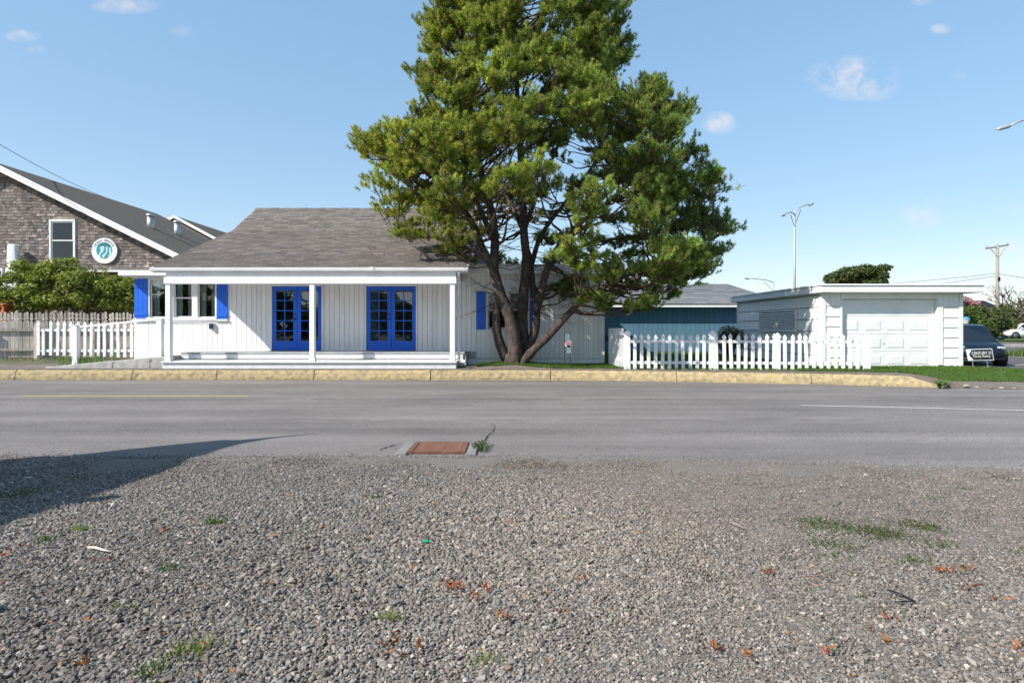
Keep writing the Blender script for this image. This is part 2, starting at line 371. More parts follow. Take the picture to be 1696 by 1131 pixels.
# kerb of concrete lengths, painted yellow, with open joints
kerb = thing('kerb', (0, 17, 0), 'long yellow painted concrete kerb between road and pavement', 'kerb')
kx = -30.0; kn = 0; joints = []
while kx < 10.2:
    L_ = random.uniform(2.2, 3.4); x1 = min(kx + L_, 10.35)
    n = max(3, int((x1-kx)/.12)); prof = [(0, -.05), (.005, .08), (.035, .19), (.075, .255), (.11, .278), (.22, .280), (.22, -.05)]
    V = []; F = []; m_ = len(prof); last = x1 > 10.2
    for i in range(n+1):
        x = kx + .012 + (x1-kx-.024)*i/n; y0 = kerbY(x); fall = 1.0
        if last: fall = 1 - .75*smooth(x1-.8, x1, x)
        ch = random.random() < .07
        for (dy, dz) in prof:
            e = .006 if not ch else .02
            V.append((x + random.uniform(-.004, .004), y0 + dy + random.uniform(-e, e), dz*fall + random.uniform(-e, e*.5)*(dz > 0)))
    for i in range(n):
        for k in range(m_): F.append((i*m_+k, (i+1)*m_+k, (i+1)*m_+(k+1) % m_, i*m_+(k+1) % m_))
    mb = MB().add(V, F); mb.f.append(tuple(range(m_))); mb.f.append(tuple(range(n*m_, (n+1)*m_))[::-1])
    mb.build('kerb_stone', M['kerb'], kerb, smooth=False); kx = x1
# broken edge stones beyond the kerb's end
for i, x in enumerate(np.arange(10.6, 13.6, .16)):
    s = random.uniform(.03, .06); y = kerbY(x) + random.uniform(.1, .2)
# gravel lot
V = []; F = []; gx = np.linspace(-14, 14, 280); gy = np.concatenate([np.linspace(-6, 4.6, 50), np.linspace(4.7, 8.0, 60)])
for x in gx:
    for y in gy: e_ = y - nearY(x) - .06*math.sin(x*1.9) - .05*math.sin(x*5.3+1); V.append((x, y, (-.022 + .012*math.sin(x*1.3+y*.6)*math.cos(y*1.1))*(1-smooth(-.5, -.1, e_)) + .010*smooth(-.5, -.1, e_) + random.uniform(-.004, .004) - .08*smooth(-.06, .30, e_)))
n = len(gy)
for i in range(len(gx)-1):
    for j in range(n-1): F.append((i*n+j, (i+1)*n+j, (i+1)*n+j+1, i*n+j+1))
npmesh('gravel_lot', np.array(V), np.array(F), M['gravelbed'], smooth=True)['kind'] = 'structure'
def rock_mesh(name, npt, flat):
    bm = bmesh.new()
    for k in range(npt):
        v = Vector((random.gauss(0, 1), random.gauss(0, 1), random.gauss(0, 1))).normalized()*random.uniform(.8, 1.1)
        bm.verts.new((v.x*1.15, v.y*.85, v.z*flat))
    r = bmesh.ops.convex_hull(bm, input=bm.verts[:])
    bmesh.ops.delete(bm, geom=[v for v in bm.verts if not v.link_faces], context='VERTS')
    me = bpy.data.meshes.new(name); bm.to_mesh(me); bm.free(); me.materials.append(M['stone']); return me
ROCKS = bpy.data.collections.new('gravel_stones')
for k in range(10):
    ROCKS.objects.link(bpy.data.objects.new('stone_%02d' % k, rock_mesh('stone', 13, random.uniform(.5, .8))))
def fieldnoise(x, y, sc, seed):
    r = np.random.default_rng(seed); v = np.zeros_like(x)
    for k in range(7):
        a = r.uniform(0, 6.28); f = sc*r.uniform(.5, 2); v += np.sin((x*math.cos(a)+y*math.sin(a))*f + r.uniform(0, 6.28))
    return v/4
def gravel(n):
    y = np.sqrt(RNG.uniform(1.7**2, 7.0**2, int(n*1.0))) if False else RNG.uniform(1.9, 7.0, n*2)
    w = .86*y + 1.0
    keep = RNG.uniform(0, .86*7+1.0, n*2) < w
    y = y[keep][:n]; w = .86*y + 1.0; x = RNG.uniform(-1, 1, len(y))*w
    ny = np.interp(x, [-60, -6, 0, 2, 5.2, 10, 60], [7.6, 6.75, 6.8, 6.6, 6.14, 5.2, -6])
    edge = y - ny
    keep = (edge < 0) | (RNG.uniform(0, 1, len(y)) < .16*np.exp(-np.maximum(edge, 0)/.16))
    x, y, edge = x[keep], y[keep], edge[keep]
    coarse = np.clip(.48 + .45*fieldnoise(x, y, 1.1, 3) - .14*x - .10*(y-3.0) - .5*np.clip((edge+2.2)/2.0, 0, 1), 0, 1)          # bigger loose stone on one side, packed fines on the other
    size = (.0042 + .0058*coarse)*np.exp(RNG.normal(0, .30, len(x)))
    gone = RNG.uniform(0, 1, len(x)) < .62*coarse**1.2                                      # fewer, larger stones where it is coarse
    gone |= RNG.uniform(0, 1, len(x)) < .50*np.clip((edge+1.6)/1.6, 0, 1)                    # worn thin towards the road
    gone |= RNG.uniform(0, 1, len(x)) < .30*np.clip(.6-coarse, 0, .6)/.6
    x, y, size, coarse, edge = x[~gone], y[~gone], size[~gone], coarse[~gone], edge[~gone]
    sm = np.clip((edge+.5)/.4, 0, 1); sm = sm*sm*(3-2*sm)
    z = (-.020 + .012*np.sin(x*1.3+y*.6)*np.cos(y*1.1))*(1-sm) + .008*sm + size*(RNG.uniform(-.25, .45, len(x)) + .35*coarse)
    br = np.exp(RNG.normal(0, .28, len(x)))*.19*(.92 + .16*fieldnoise(x, y, .9, 5))
    warm = RNG.normal(.27, .06, len(x)) + .03*fieldnoise(x, y, .8, 9)
    tint = np.stack([br*(1+warm*.55), br, br*(1-warm*.5)], 1)
    odd = RNG.uniform(0, 1, len(x))
    tint[odd < .006] = (.30, .13, .06); tint[(odd > .006) & (odd < .012)] = (.40, .37, .33); tint[(odd > .82)] *= .60
    me = bpy.data.meshes.new('gravel'); me.vertices.add(len(x)); me.vertices.foreach_set('co', np.stack([x, y, z], 1).astype(np.float32).ravel())
    a = me.attributes.new('scl', 'FLOAT', 'POINT'); a.data.foreach_set('value', size.astype(np.float32)*1.35)
    rot = np.stack([RNG.normal(0, .35, len(x)), RNG.normal(0, .35, len(x)), RNG.uniform(0, 6.28, len(x))], 1)
    a = me.attributes.new('rot', 'FLOAT_VECTOR', 'POINT'); a.data.foreach_set('vector', rot.astype(np.float32).ravel())
    a = me.attributes.new('stone_tint', 'FLOAT_COLOR', 'POINT'); a.data.foreach_set('color', np.hstack([tint, np.ones((len(x), 1))]).astype(np.float32).ravel())
    a = me.attributes.new('idx', 'INT', 'POINT'); a.data.foreach_set('value', RNG.integers(0, 10, len(x)).astype(np.int32))
    o = link('gravel', me, M['stone']); o['kind'] = 'stuff'; o['label'] = 'loose grey brown crushed stone covering the lot'; o['category'] = 'gravel'
    ng = bpy.data.node_groups.new('scatter_stones', 'GeometryNodeTree')
    ng.interface.new_socket('Geometry', in_out='INPUT', socket_type='NodeSocketGeometry'); ng.interface.new_socket('Geometry', in_out='OUTPUT', socket_type='NodeSocketGeometry')
    N = ng.nodes; L = ng.links; gi = N.new('NodeGroupInput'); go = N.new('NodeGroupOutput')
    ip = N.new('GeometryNodeInstanceOnPoints'); ci = N.new('GeometryNodeCollectionInfo'); ci.inputs['Collection'].default_value = ROCKS
    ci.inputs['Separate Children'].default_value = True; ci.inputs['Reset Children'].default_value = True
    def attr(nm, ty):
        q = N.new('GeometryNodeInputNamedAttribute'); q.data_type = ty; q.inputs['Name'].default_value = nm; return q.outputs['Attribute']
    L.new(gi.outputs[0], ip.inputs['Points']); L.new(ci.outputs[0], ip.inputs['Instance']); ip.inputs['Pick Instance'].default_value = True
    L.new(attr('idx', 'INT'), ip.inputs['Instance Index']); L.new(attr('rot', 'FLOAT_VECTOR'), ip.inputs['Rotation']); L.new(attr('scl', 'FLOAT'), ip.inputs['Scale'])
    L.new(ip.outputs[0], go.inputs[0])
    md = o.modifiers.new('scatter', 'NODES'); md.node_group = ng
gravel(430000)
# ------------------------------------------------------------------ grass, weeds, litter
def blades(name, pts, h, w, cols, label=None, cat=None, kind='stuff', parent=None, lean=.5):
    """pts (n,3): one two-triangle blade each"""
    n = len(pts); a = RNG.uniform(0, 6.28, n); hh = h*RNG.uniform(.5, 1.25, n); ww = w*RNG.uniform(.7, 1.3, n)
    dx, dy = np.cos(a), np.sin(a); le = RNG.uniform(.1, 1, n)*lean*hh; b = RNG.uniform(0, 6.28, n)
    lx, ly = np.cos(b)*le, np.sin(b)*le
    p0 = pts + np.stack([dx*ww, dy*ww, 0*ww], 1); p1 = pts - np.stack([dx*ww, dy*ww, 0*ww], 1)
    m0 = pts + np.stack([dx*ww*.7 + lx*.4, dy*ww*.7 + ly*.4, hh*.6], 1); m1 = pts + np.stack([-dx*ww*.7 + lx*.4, -dy*ww*.7 + ly*.4, hh*.6], 1)
    t = pts + np.stack([lx, ly, hh], 1)
    V = np.stack([p0, p1, m1, m0, t], 1).reshape(-1, 3); i = np.arange(n)*5
    F = np.concatenate([np.stack([i, i+1, i+2], 1), np.stack([i, i+2, i+3], 1), np.stack([i+3, i+2, i+4], 1)])
    c = np.array(cols)[RNG.integers(0, len(cols), n)]*RNG.uniform(.7, 1.3, (n, 1)); C_ = np.repeat(c, 5, 0)
    o = npmesh(name, V, F, M['grass'], parent, col=C_)
    if kind: o['kind'] = kind
    if label: o['label'] = label
    if cat: o['category'] = cat
    return o
GREENS = [(.075, .15, .02), (.06, .13, .018), (.10, .17, .03), (.05, .10, .015), (.13, .15, .05)]
def lawnsheet(name, x0, x1, y0f, y1f, nblades, label, h=.06):
    xs_ = np.linspace(x0, x1, 40); V = []; F = []; K = 16
    for x in xs_:
        for k in range(K):
            y = y0f(x) + (y1f(x)-y0f(x))*k/(K-1); V.append((x, y, gz(x, y) + .016 + (.012 if 0 < k < K-1 else 0)))
    for i in range(len(xs_)-1):
        for k in range(K-1): F.append((i*K+k, (i+1)*K+k, (i+1)*K+k+1, i*K+k+1))
    o = npmesh(name, np.array(V), np.array(F), M['lawn'], smooth=True); o['kind'] = 'structure'
    bx = RNG.uniform(x0, x1, nblades); u = RNG.uniform(-.03, 1, nblades)
    by = np.array([y0f(x) + (y1f(x)-y0f(x))*t for x, t in zip(bx, u)])
    p = np.stack([bx, by, np.array([gz(x, y) + .02 for x, y in zip(bx, by)])], 1)
    blades('grass', p, h, .006, GREENS, label, 'grass')
lawnsheet('lawn', 7.6, 17.5, lambda x: kerbY(x) + pave_w(x) + .02 + .05*math.sin(x*5), lambda x: float(np.interp(x, [7.6, 8.9, 9.0, 13.2, 13.3, 17.5], [16.9, 17.0, 17.5, 17.5, 17.45, 17.2])), 26000, 'mown green grass strip in front of the garage')
lawnsheet('lawn', -1.0, 3.0, lambda x: kerbY(x) + pave_w(x) + .03*math.sin(x*6), lambda x: 18.72, 12000, 'short grass around the foot of the pine', .05)
lawnsheet('lawn', 3.05, 8.85, lambda x: kerbY(x) + pave_w(x) + .02, lambda x: 27.8, 30000, 'shaded lawn behind the white picket fence', .07)
def clump(px, py, n, r, h, cols, name='weed_clump', z=0):
    x, y = G(px, py, z); zz = z if z else -.01
    p = np.stack([RNG.normal(x, r, n), RNG.normal(y, r*.8, n), np.full(n, zz)], 1)
    return p
moss_pts = np.concatenate([clump(px, py, int(n*.62), r*1.25, .02, None) for (px, py, n, r) in
    [(1345, 862, 260, .07), (1380, 868, 420, .10), (1430, 876, 600, .12), (1470, 882, 500, .07), (1515, 866, 300, .07), (1540, 872, 200, .05), (1368, 897, 140, .05), (1405, 905, 120, .05), (1560, 899, 150, .06),
     (1380, 918, 90, .04), (1515, 925, 120, .04), (1408, 948, 40, .02), (1430, 985, 40, .02), (1240, 800, 80, .06), (1545, 822, 60, .04), (1600, 808, 40, .04), (1660, 790, 60, .06), (1690, 910, 80, .05),
     (45, 812, 320, .10), (20, 818, 200, .07), (225, 762, 320, .14), (260, 758, 300, .12), (300, 760, 200, .1), (150, 758, 160, .1), (125, 788, 80, .05), (70, 828, 60, .04),
     (580, 770, 60, .10), (630, 768, 120, .10), (900, 770, 200, .16), (840, 768, 160, .10), (960, 772, 100, .12), (1100, 778, 60, .14), (400, 766, 60, .12), (700, 764, 80, .1)]])
blades('moss', moss_pts, .013, .004, [(.05, .095, .012), (.07, .13, .015), (.06, .075, .02), (.09, .08, .03)], 'low green moss and weed patches on the gravel', 'moss', lean=1.2)
tuftspec = [(625, 822, .045, 60, 'small green weed tuft in gravel below the drain'), (357, 863, .05, 70, 'green weed tuft beside the shadow on the gravel'),
            (315, 1075, .075, 60, 'pale yellow green weed tuft low on the gravel'), (252, 1112, .06, 50, 'dark grass tuft at the bottom of the gravel'), (75, 893, .05, 40, 'bright sprout near the long shadow'),
            (130, 875, .05, 40, 'dry pale weed tuft under the long shadow'), (283, 940, .05, 40, 'small weed tuft with reddish leaves in gravel'), (200, 1005, .04, 36, 'grass tuft amid coarse stones on the left'),
            (640, 1020, .05, 40, 'thin yellow weed tuft in the middle gravel'), (795, 1090, .05, 34, 'wispy pale grass tuft near the bottom centre')]
for (px, py, r, n, lab) in tuftspec:
    x, y = G(px, py); p = np.stack([RNG.normal(0, r*.8, n), RNG.normal(0, r*.5, n), np.full(n, -.012)], 1) + np.array([x, y, 0])
    pale = 'pale' in lab or 'yellow' in lab
    o = blades('weed_tuft', p, r*.8, .003, [(.20, .24, .05), (.16, .20, .04)] if pale else [(.08, .15, .02), (.06, .11, .02)], lab, 'weed', kind=None, lean=1.3)
    o['group'] = 'weed tufts in the gravel'
# leaf litter: rust coloured scraps
pts = []
for (px, py, n, r) in [(745, 968, 12, .03), (760, 975, 8, .03), (805, 972, 6, .03), (790, 992, 6, .02), (828, 1022, 7, .02), (933, 1016, 5, .02), (962, 962, 5, .02), (655, 1064, 6, .02), (690, 1068, 4, .015), (665, 1085, 3, .02),
                       (1275, 948, 8, .03), (1475, 1022, 5, .02), (1565, 945, 6, .03), (1605, 942, 7, .02), (1605, 975, 6, .02), (1185, 1072, 7, .02), (1687, 1072, 8, .02), (1660, 995, 5, .03), (1345, 957, 4, .03), (1440, 1045, 3, .015), (1470, 1063, 3, .01),
                       (140, 1098, 4, .01), (10, 918, 4, .03), (175, 925, 3, .02), (270, 878, 4, .03), (860, 772, 10, .12), (890, 768, 10, .10), (1240, 1090, 5, .02), (1370, 1080, 5, .02), (40, 905, 4, .04)]:
    x, y = G(px, py); pts.append(np.stack([RNG.normal(x, r, n), RNG.normal(y, r, n), np.full(n, .004)], 1))
pts = np.concatenate(pts)
o = blades('leaf_litter', pts, .028, .009, [(.32, .07, .03), (.25, .09, .03), (.36, .14, .05)], 'rust coloured dead leaf scraps strewn on the gravel', 'leaves', lean=2.2)
x, y = G(145, 909); x2, y2 = G(186, 916)
o = MB().tube([(x, y, .012), (x*.7+x2*.3, y*.7+y2*.3+.002, .018), (x*.3+x2*.7, y*.3+y2*.7-.01, .017), (x2, y2, .010)], [.006, .008, .007, .004], 7).build('stick', M['polewood'], smooth=True)
props(o, 'pale curved stick lying on the gravel', 'stick')
o.data.materials.clear(); o.data.materials.append(mat('bleached_stick', (.62, .58, .5), rough=.9))
x, y = G(706, 897)
o = MB().bbox(x-.022, x+.02, y-.014, y+.016, .0, .010, .004).build('plastic_scrap', mat('green_plastic', (.0, .32, .16), rough=.35)); o.rotation_euler = (0, 0, 0)
props(o, 'small bright green plastic scrap on the gravel', 'litter')
a, b_, c = G(1472, 981), G(1514, 998), G(1482, 1000)
o = MB().tube([(a[0], a[1], .014), ((a[0]+b_[0])/2, (a[1]+b_[1])/2+.01, .018), (b_[0]-.008, b_[1]+.012, .014), (b_[0], b_[1], .012), (b_[0]-.012, b_[1]-.008, .012), ((c[0]+b_[0])/2, (c[1]+b_[1])/2-.004, .014), (c[0], c[1], .012)], .004, 6).build('wire', M['black'], smooth=True)
props(o, 'bent black wire loop lying on the gravel', 'wire')
a, b_ = G(1208, 866), G(1232, 876)
o = MB().tube([(a[0], a[1], .01), ((a[0]+b_[0])/2, (a[1]+b_[1])/2-.006, .016), (b_[0], b_[1], .008)], [.004, .005, .003], 6).build('twig', M['polewood'])
props(o, 'short pale twig on the gravel right of centre', 'twig')
# storm drain
gx0, gx1 = -1.20, -.53; gy0, gy1 = 6.92, 7.50
dr = thing('storm_drain', ((gx0+gx1)/2, 7.2, 0), 'rusty iron storm drain grate set in concrete at the road edge', 'drain')
zt = .022
mb = MB()
for (x0, x1, y0, y1) in [(gx0-.13, gx0-.004, gy0-.06, gy1+.05), (gx1+.004, gx1+.12, gy0-.06, gy1+.05), (gx0-.004, gx1+.004, gy1+.004, gy1+.05)]: mb.bbox(x0, x1, y0, y1, -.1, zt-.002, .006)
mb.build('surround', mat('dull_concrete', (.27, .26, .245), (.17, .165, .155), rough=.95, scale=9, bump=.5), dr)
MB().box(gx0-.004, gx1+.004, gy0, gy1, -.35, -.3).build('sump', M['darkin'], dr)
mb = MB()
for (x0, x1, y0, y1) in [(gx0, gx0+.06, gy0, gy1), (gx1-.06, gx1, gy0, gy1), (gx0+.06, gx1-.06, gy0, gy0+.04), (gx0+.06, gx1-.06, gy1-.04, gy1)]: mb.bbox(x0, x1, y0, y1, -.03, zt+.010, .006)
mb.build('frame', M['rust'], dr)
nb = 11; bar = MB().bbox(-(gx1-gx0)/2+.062, (gx1-gx0)/2-.062, -.012, .012, -.03, 0, .005).mesh('bar')
for k in range(nb):
    link('bar', bar, M['rust'], dr, ((gx0+gx1)/2, gy0+.04 + (gy1-gy0-.08)*(k+.5)/nb, zt+.006))
wp = np.stack([RNG.normal(-.38, .045, 150), RNG.normal(7.22, .13, 150), np.full(150, .01)], 1)
o = blades('weed_clump', wp, .07, .008, [(.08, .11, .04), (.05, .075, .03), (.11, .12, .06)], 'grey green weeds growing beside the storm drain', 'weed', kind=None, lean=1.0)
# ------------------------------------------------------------------ white house
WY = 18.8                                   # front wall plane
def wx(px): return (px-848)*WY/1000
def wz(py): return H - (py-542)*WY/1000
def cut(x0, x1, z0, z1, holes):
    """split a rectangle round rectangular holes -> list of rectangles"""
    xs_ = sorted({x0, x1, *[v for h in holes for v in h[:2] if x0 < v < x1]}); zs = sorted({z0, z1, *[v for h in holes for v in h[2:] if z0 < v < z1]})
    out = []
    for a, b in zip(xs_[:-1], xs_[1:]):
        run = None
        for c, d in zip(zs[:-1], zs[1:]):
            cx, cz = (a+b)/2, (c+d)/2
            if any(h[0] < cx < h[1] and h[2] < cz < h[3] for h in holes):
                if run: out.append((a, b, *run)); run = None
            else: run = (run[0], d) if run else (c, d)
        if run: out.append((a, b, *run))
    return out
house = thing('white_house', (-4.4, WY, .285), 'low white board house with deep porch, blue doors and grey shingle roof', 'house')
XL, XM, XR = wx(223), -9.0, wx(1000)
DECK = .715
door_px = [(451, 533, 472, 577), (607, 689, 475, 580)]
doors = [(wx(a), wx(b), DECK+.01, DECK+.01+2.0) for (a, b, c, d) in door_px]
winL = (wx(249), wx(357), wz(526), wz(463)); winR = (wx(808), wx(874), wz(545), wz(484))
holes = doors + [winL, winR]
mb = MB()
for (a, b, c, d) in cut(XL, XR, .2, 3.22, holes): mb.box(a, b, WY, WY+.12, c, d)
mb.box(XL, XL+.12, WY+.12, 28, .2, 3.2); mb.box(XR-.12, XR, WY+.12, 26, .2, 3.2)
mb.box(XL+.12, XR-.12, 24.0, 24.12, .2, 3.2)
wall = mb.build('wall', M['backing'], house)
MB().box(XL+.12, XR-.12, WY+.12, 24, .5, .70).build('interior_floor', M['floor'], house)
MB().box(XL+.12, XR-.12, WY+.12, 24, 3.0, 3.1).build('ceiling', M['interior'], house)
mb = MB(); mb.box(XL+.13, XR-.13, 23.8, 23.98, .7, 3.0)
for x in (-8.2, -1.6): mb.box(x, x+.1, WY+.13, 23.8, .7, 3.0)
mb.build('inner_wall', M['interior'], house)
# one upright board after another, each cut round the openings
trim = .055
bh = [(h[0]-trim, h[1]+trim, h[2]-trim, h[3]+trim) for h in holes]
pitch = .152; x = XL
while x < XR - .02:
    x1 = min(x + pitch, XR)
    base = .48 if x > -1.25 else (.36 if x1 < -8.7 else .70)
    for (a, b, c, d) in cut(x+.004, x1-.004, base + random.uniform(0, .004), 3.2, bh):
        if b-a < .012: continue
        MB().bbox(a, b, WY-.022-random.uniform(0, .004), WY-.001, c, d, .003).build('wall_board', M['board'], wall)
    x = x1
MB().bbox(wx(757), XR+.015, WY-.032, WY+.0, .22, .465, .004).build('skirting_board', M['board'], house)
MB().bbox(XR-.09, XR+.02, WY-.035, WY-.024, .466, 3.0, .003).build('corner_board', M['white'], house)
# side boards at the garden end
for k in range(30):
    y0 = WY + .13 + k*.15
    MB().box(XR+.001, XR+.022, y0+.004, y0+.146, .3, 3.2).build('wall_board', M['board'], wall)
    MB().box(XL-.022, XL-.001, y0+.004, y0+.146, .4, 3.2).build('wall_board', M['board'], wall)
# flat roofs of the two wings
mb = MB(); mb.bbox(wx(760)-.1, XR+.28, WY-.33, 27, 3.08, 3.34, .01)
fl = mb.build('wing_roof', M['white'], house)
MB().box(wx(760)+.1, XR+.22, WY-.27, 26.9, 3.342, 3.352).build('roofing_felt', M['roofdark'], house)
MB().bbox(wx(760)-.1, XR+.3, WY-.36, WY-.332, 3.31, 3.375, .004).build('drip_edge', M['white'], house)
P0 = P(197, 448, 18.4)
MB().bbox(P0.x, -8.9, 18.35, 24, 3.02, 3.18, .012).build('wing_roof', M['white'], house)
MB().box(P0.x+.04, -8.9, 18.40, 24, 3.182, 3.2).build('roofing_felt', M['roofdark'], house)
# French doors
def door(i, rect):
    x0, x1, z0, z1 = rect
    mb = MB(); t = .05
    mb.bbox(x0-t, x0, WY-.045, WY+.1, z0-.02, z1+t, .006); mb.bbox(x1, x1+t, WY-.045, WY+.1, z0-.02, z1+t, .006); mb.bbox(x0, x1, WY-.045, WY+.1, z1, z1+t, .006)
    mb.build('door_frame', M['white'], house)
    mid = (x0+x1)/2
    for s, (a, b) in enumerate(((x0+.006, mid-.004), (mid+.004, x1-.006))):
        st = .115; pa, pb = a+st, b-st; pz0, pz1 = z0+.30, z1-.13; bar = .026
        mb = MB(); y0, y1 = WY+.0, WY+.045
        mb.bbox(a, pa, y0, y1, z0+.01, z1-.006, .004); mb.bbox(pb, b, y0, y1, z0+.01, z1-.006, .004)
        mb.box(pa, pb, y0+.001, y1, z0+.01, pz0); mb.box(pa, pb, y0+.001, y1, pz1, z1-.006)
        mb.box((pa+pb)/2-bar/2, (pa+pb)/2+bar/2, y0+.003, y1-.006, pz0, pz1)
        for r in range(1, 5):
            zc = pz0 + (pz1-pz0)*r/5; mb.box(pa, (pa+pb)/2-bar/2, y0+.005, y1-.004, zc-bar/2, zc+bar/2); mb.box((pa+pb)/2+bar/2, pb, y0+.005, y1-.004, zc-bar/2, zc+bar/2)
        leaf = mb.build('door_leaf', M['blue'], house)
        for c_ in range(2):
            xa, xb = (pa, (pa+pb)/2-bar/2) if c_ == 0 else ((pa+pb)/2+bar/2, pb)
            for r in range(5):
                za = pz0 + (pz1-pz0)*r/5 + bar/2*(r > 0); zb = pz0 + (pz1-pz0)*(r+1)/5 - bar/2*(r < 4)
                MB().box(xa, xb, y0+.020, y0+.025, za, zb).build('pane', M['glass'], leaf)
        if s == 0:
            hx = b-.055
            for zz in (z0+.98, z0+1.13):
                MB().tube([(hx, y0+.004, zz), (hx, y0-.012, zz), (hx, y0-.05, zz), (hx, y0-.062, zz)], [.026, .026, .024, .012] if zz < z0+1.05 else [.024, .024, .018, .01], 12).build('handle', M['black'], leaf, smooth=True)
    MB().bbox(x0-t, x1+t, WY-.08, WY+.1, z0-.035, z0-.001, .006).build('door_sill', M['deck'], house)
for i, r_ in enumerate(doors): door(i, r_)
# windows
def sash(win, x0, x1, z0, z1, y, fr=.04):
    mb = MB(); mb.bbox(x0, x0+fr, y, y+.04, z0, z1, .004); mb.bbox(x1-fr, x1, y, y+.04, z0, z1, .004); mb.box(x0+fr, x1-fr, y+.001, y+.039, z0, z0+fr); mb.box(x0+fr, x1-fr, y+.001, y+.039, z1-fr, z1)
    mb.build('sash', M['white'], win)
    MB().box(x0+fr, x1-fr, y+.018, y+.022, z0+fr, z1-fr).build('pane', M['glass'], win)
def curtain(win, x0, x1, z0, z1, y, n=7, flare=0):
    V = []; F = []; K = n*6
    for i in range(K+1):
        u = i/K
        for j in range(9):
            v = j/8; xx = x0 + (x1-x0)*u + flare*(1-v)**2*(u-.5)*.6
            V.append((xx, y + .016*math.sin(u*n*6.28)*(1-.4*v) , z0 + (z1-z0)*v))
    for i in range(K):
        for j in range(8): F.append((i*9+j, (i+1)*9+j, (i+1)*9+j+1, i*9+j+1))
    MB().add(V, F).build('curtain', M['curtain'], win, smooth=True)
def window(rect, cols, hung, label=None):
    x0, x1, z0, z1 = rect
    mb = MB(); t = trim
    mb.bbox(x0-t, x0, WY-.04, WY+.12, z0-.0, z1, .005); mb.bbox(x1, x1+t, WY-.04, WY+.12, z0, z1, .005)
    mb.bbox(x0-t, x1+t, WY-.042, WY+.12, z1+.001, z1+t, .005)
    for (a, b) in zip(cols[:-1], cols[1:]):
        mb.bbox(a[1], b[0], WY-.03, WY+.12, z0, z1, .004)
    win = mb.build('window', M['white'], house)
    MB().bbox(x0-t-.02, x1+t+.02, WY-.10, WY+.12, z0-.06, z0-.001, .006).build('sill', M['white'], win)
    for (a, b), hh in zip(cols, hung):
        if hh:
            zm = (z0+z1)/2 + .02; sash(win, a, b, z0+.002, zm+.02, WY+.05); sash(win, a, b, zm-.02, z1-.002, WY+.005)
        else: sash(win, a, b, z0+.002, z1-.002, WY+.02, .03)
    return win
cw = [(winL[0], wx(281.5)), (wx(288), wx(318.5)), (wx(328), winL[1])]
w1 = window(winL, cw, [False, True, False])
for (a, b) in cw:
    s = (b-a)
    curtain(w1, a-.03, a+s*.34, winL[2]-.1, winL[3]+.05, WY+.15, 3); curtain(w1, b-s*.36, b+.03, winL[2]-.1, winL[3]+.05, WY+.15, 3)
cw = [(winR[0], wx(839)), (wx(843), winR[1])]
w2 = window(winR, cw, [True, True])
curtain(w2, winR[0]-.02, winR[1]+.02, (winR[2]+winR[3])/2+.1, winR[3]+.03, WY+.2, 9)
# shutters of three battened boards
def shutter(x0, x1, z0, z1, batten=True):
    base = MB().box(x0+.01, x1-.01, WY-.040, WY-.028, z0+.01, z1-.01).build('shutter', M['blue'], house)
    n = 3; w = (x1-x0)/n
    for k in range(n): MB().bbox(x0+k*w+.002, x0+(k+1)*w-.002, WY-.058, WY-.040, z0, z1, .004).build('shutter_board', M['blue'], base)
    if batten:
        for zz in (z0+.11*(z1-z0)+.0, z1-.19*(z1-z0)): MB().bbox(x0+.004, x1-.004, WY-.076, WY-.0585, zz-.05, zz+.04, .004).build('batten', M['blue'], base)
shutter(wx(224), wx(246.0), wz(527), wz(462)); shutter(wx(360), wx(378.5), wz(528), wz(468))
shutter(wx(789), wx(804.5), wz(546), wz(483), False); shutter(wx(877.5), wx(893), wz(546), wz(484), False)
# long ledge under the porch window
MB().bbox(XL-.02, wx(379), WY-.09, WY-.027, wz(531.5), wz(529), .005).build('ledge', M['white'], house)
o = MB().bbox(wx(349), wx(354), WY-.14, WY-.03, wz(545), wz(533), .02).build('mail_box', mat('slate_blue_paint', (.03, .045, .075), rough=.5))
props(o, 'small dark slate box fixed on the porch wall beneath the shutter', 'mailbox')
# ------------------------------------------------------------------ porch
FX0, FX1 = P(272, 600, 16.95).x, P(756, 600, 16.95).x
dk = MB().box(FX0+.3, FX1+.2, 17.80, WY-.03, .30, .66).build('porch_deck', M['backing'], house)
for k in range(8):
    y0 = 17.74 + k*(WY-.03-17.74)/8
    MB().bbox(FX0+.35 if k > 1 else FX0+.02, FX1+.16, y0+.003, y0+(WY-.03-17.74)/8-.003, .662, DECK, .005).build('deck_board', M['deck'], dk)
MB().bbox(FX0+.02, FX1+.12, 17.76, 17.795, .52, .655, .005).build('riser', M['stepwhite'], dk)
for k in range(5):
    y0 = 16.81 + k*.187; MB().bbox(FX0-.02, FX1+.02, y0+.003, y0+.184, .455, .497, .006).build('step_board', M['stepwhite'], dk)
MB().bbox(FX0, FX1, 16.86, 16.89, .27, .452, .004).build('riser', M['stepwhite'], dk)
MB().box(FX0+.02, FX1-.02, 16.891, 17.8, .25, .45).build('step_core', M['backing'], dk)
for px in (283.5, 520, 750.5):
    x = P(px, 500, 17.02).x
    post = MB().bbox(x-.07, x+.07, 16.845, 16.985, .497, 2.70, .008).build('porch_post', M['white'], house)
    MB().bbox(x-.085, x+.085, 16.832, 16.998, .4985, .60, .006).build('post_base', M['white'], post)
bx0, bx1 = P(277, 460, 17.0).x, P(757, 460, 17.0).x
MB().bbox(bx0, bx1, 16.82, 17.0, 2.66, 2.845, .006).build('porch_beam', M['white'], house)
MB().box(bx0+.04, bx1-.02, 16.86, 16.97, 2.847, 3.06).build('frieze_board', M['board'], house)
MB().box(bx0, bx1, 17.001, WY-.03, 2.85, 2.88).build('porch_ceiling', M['board'], house)
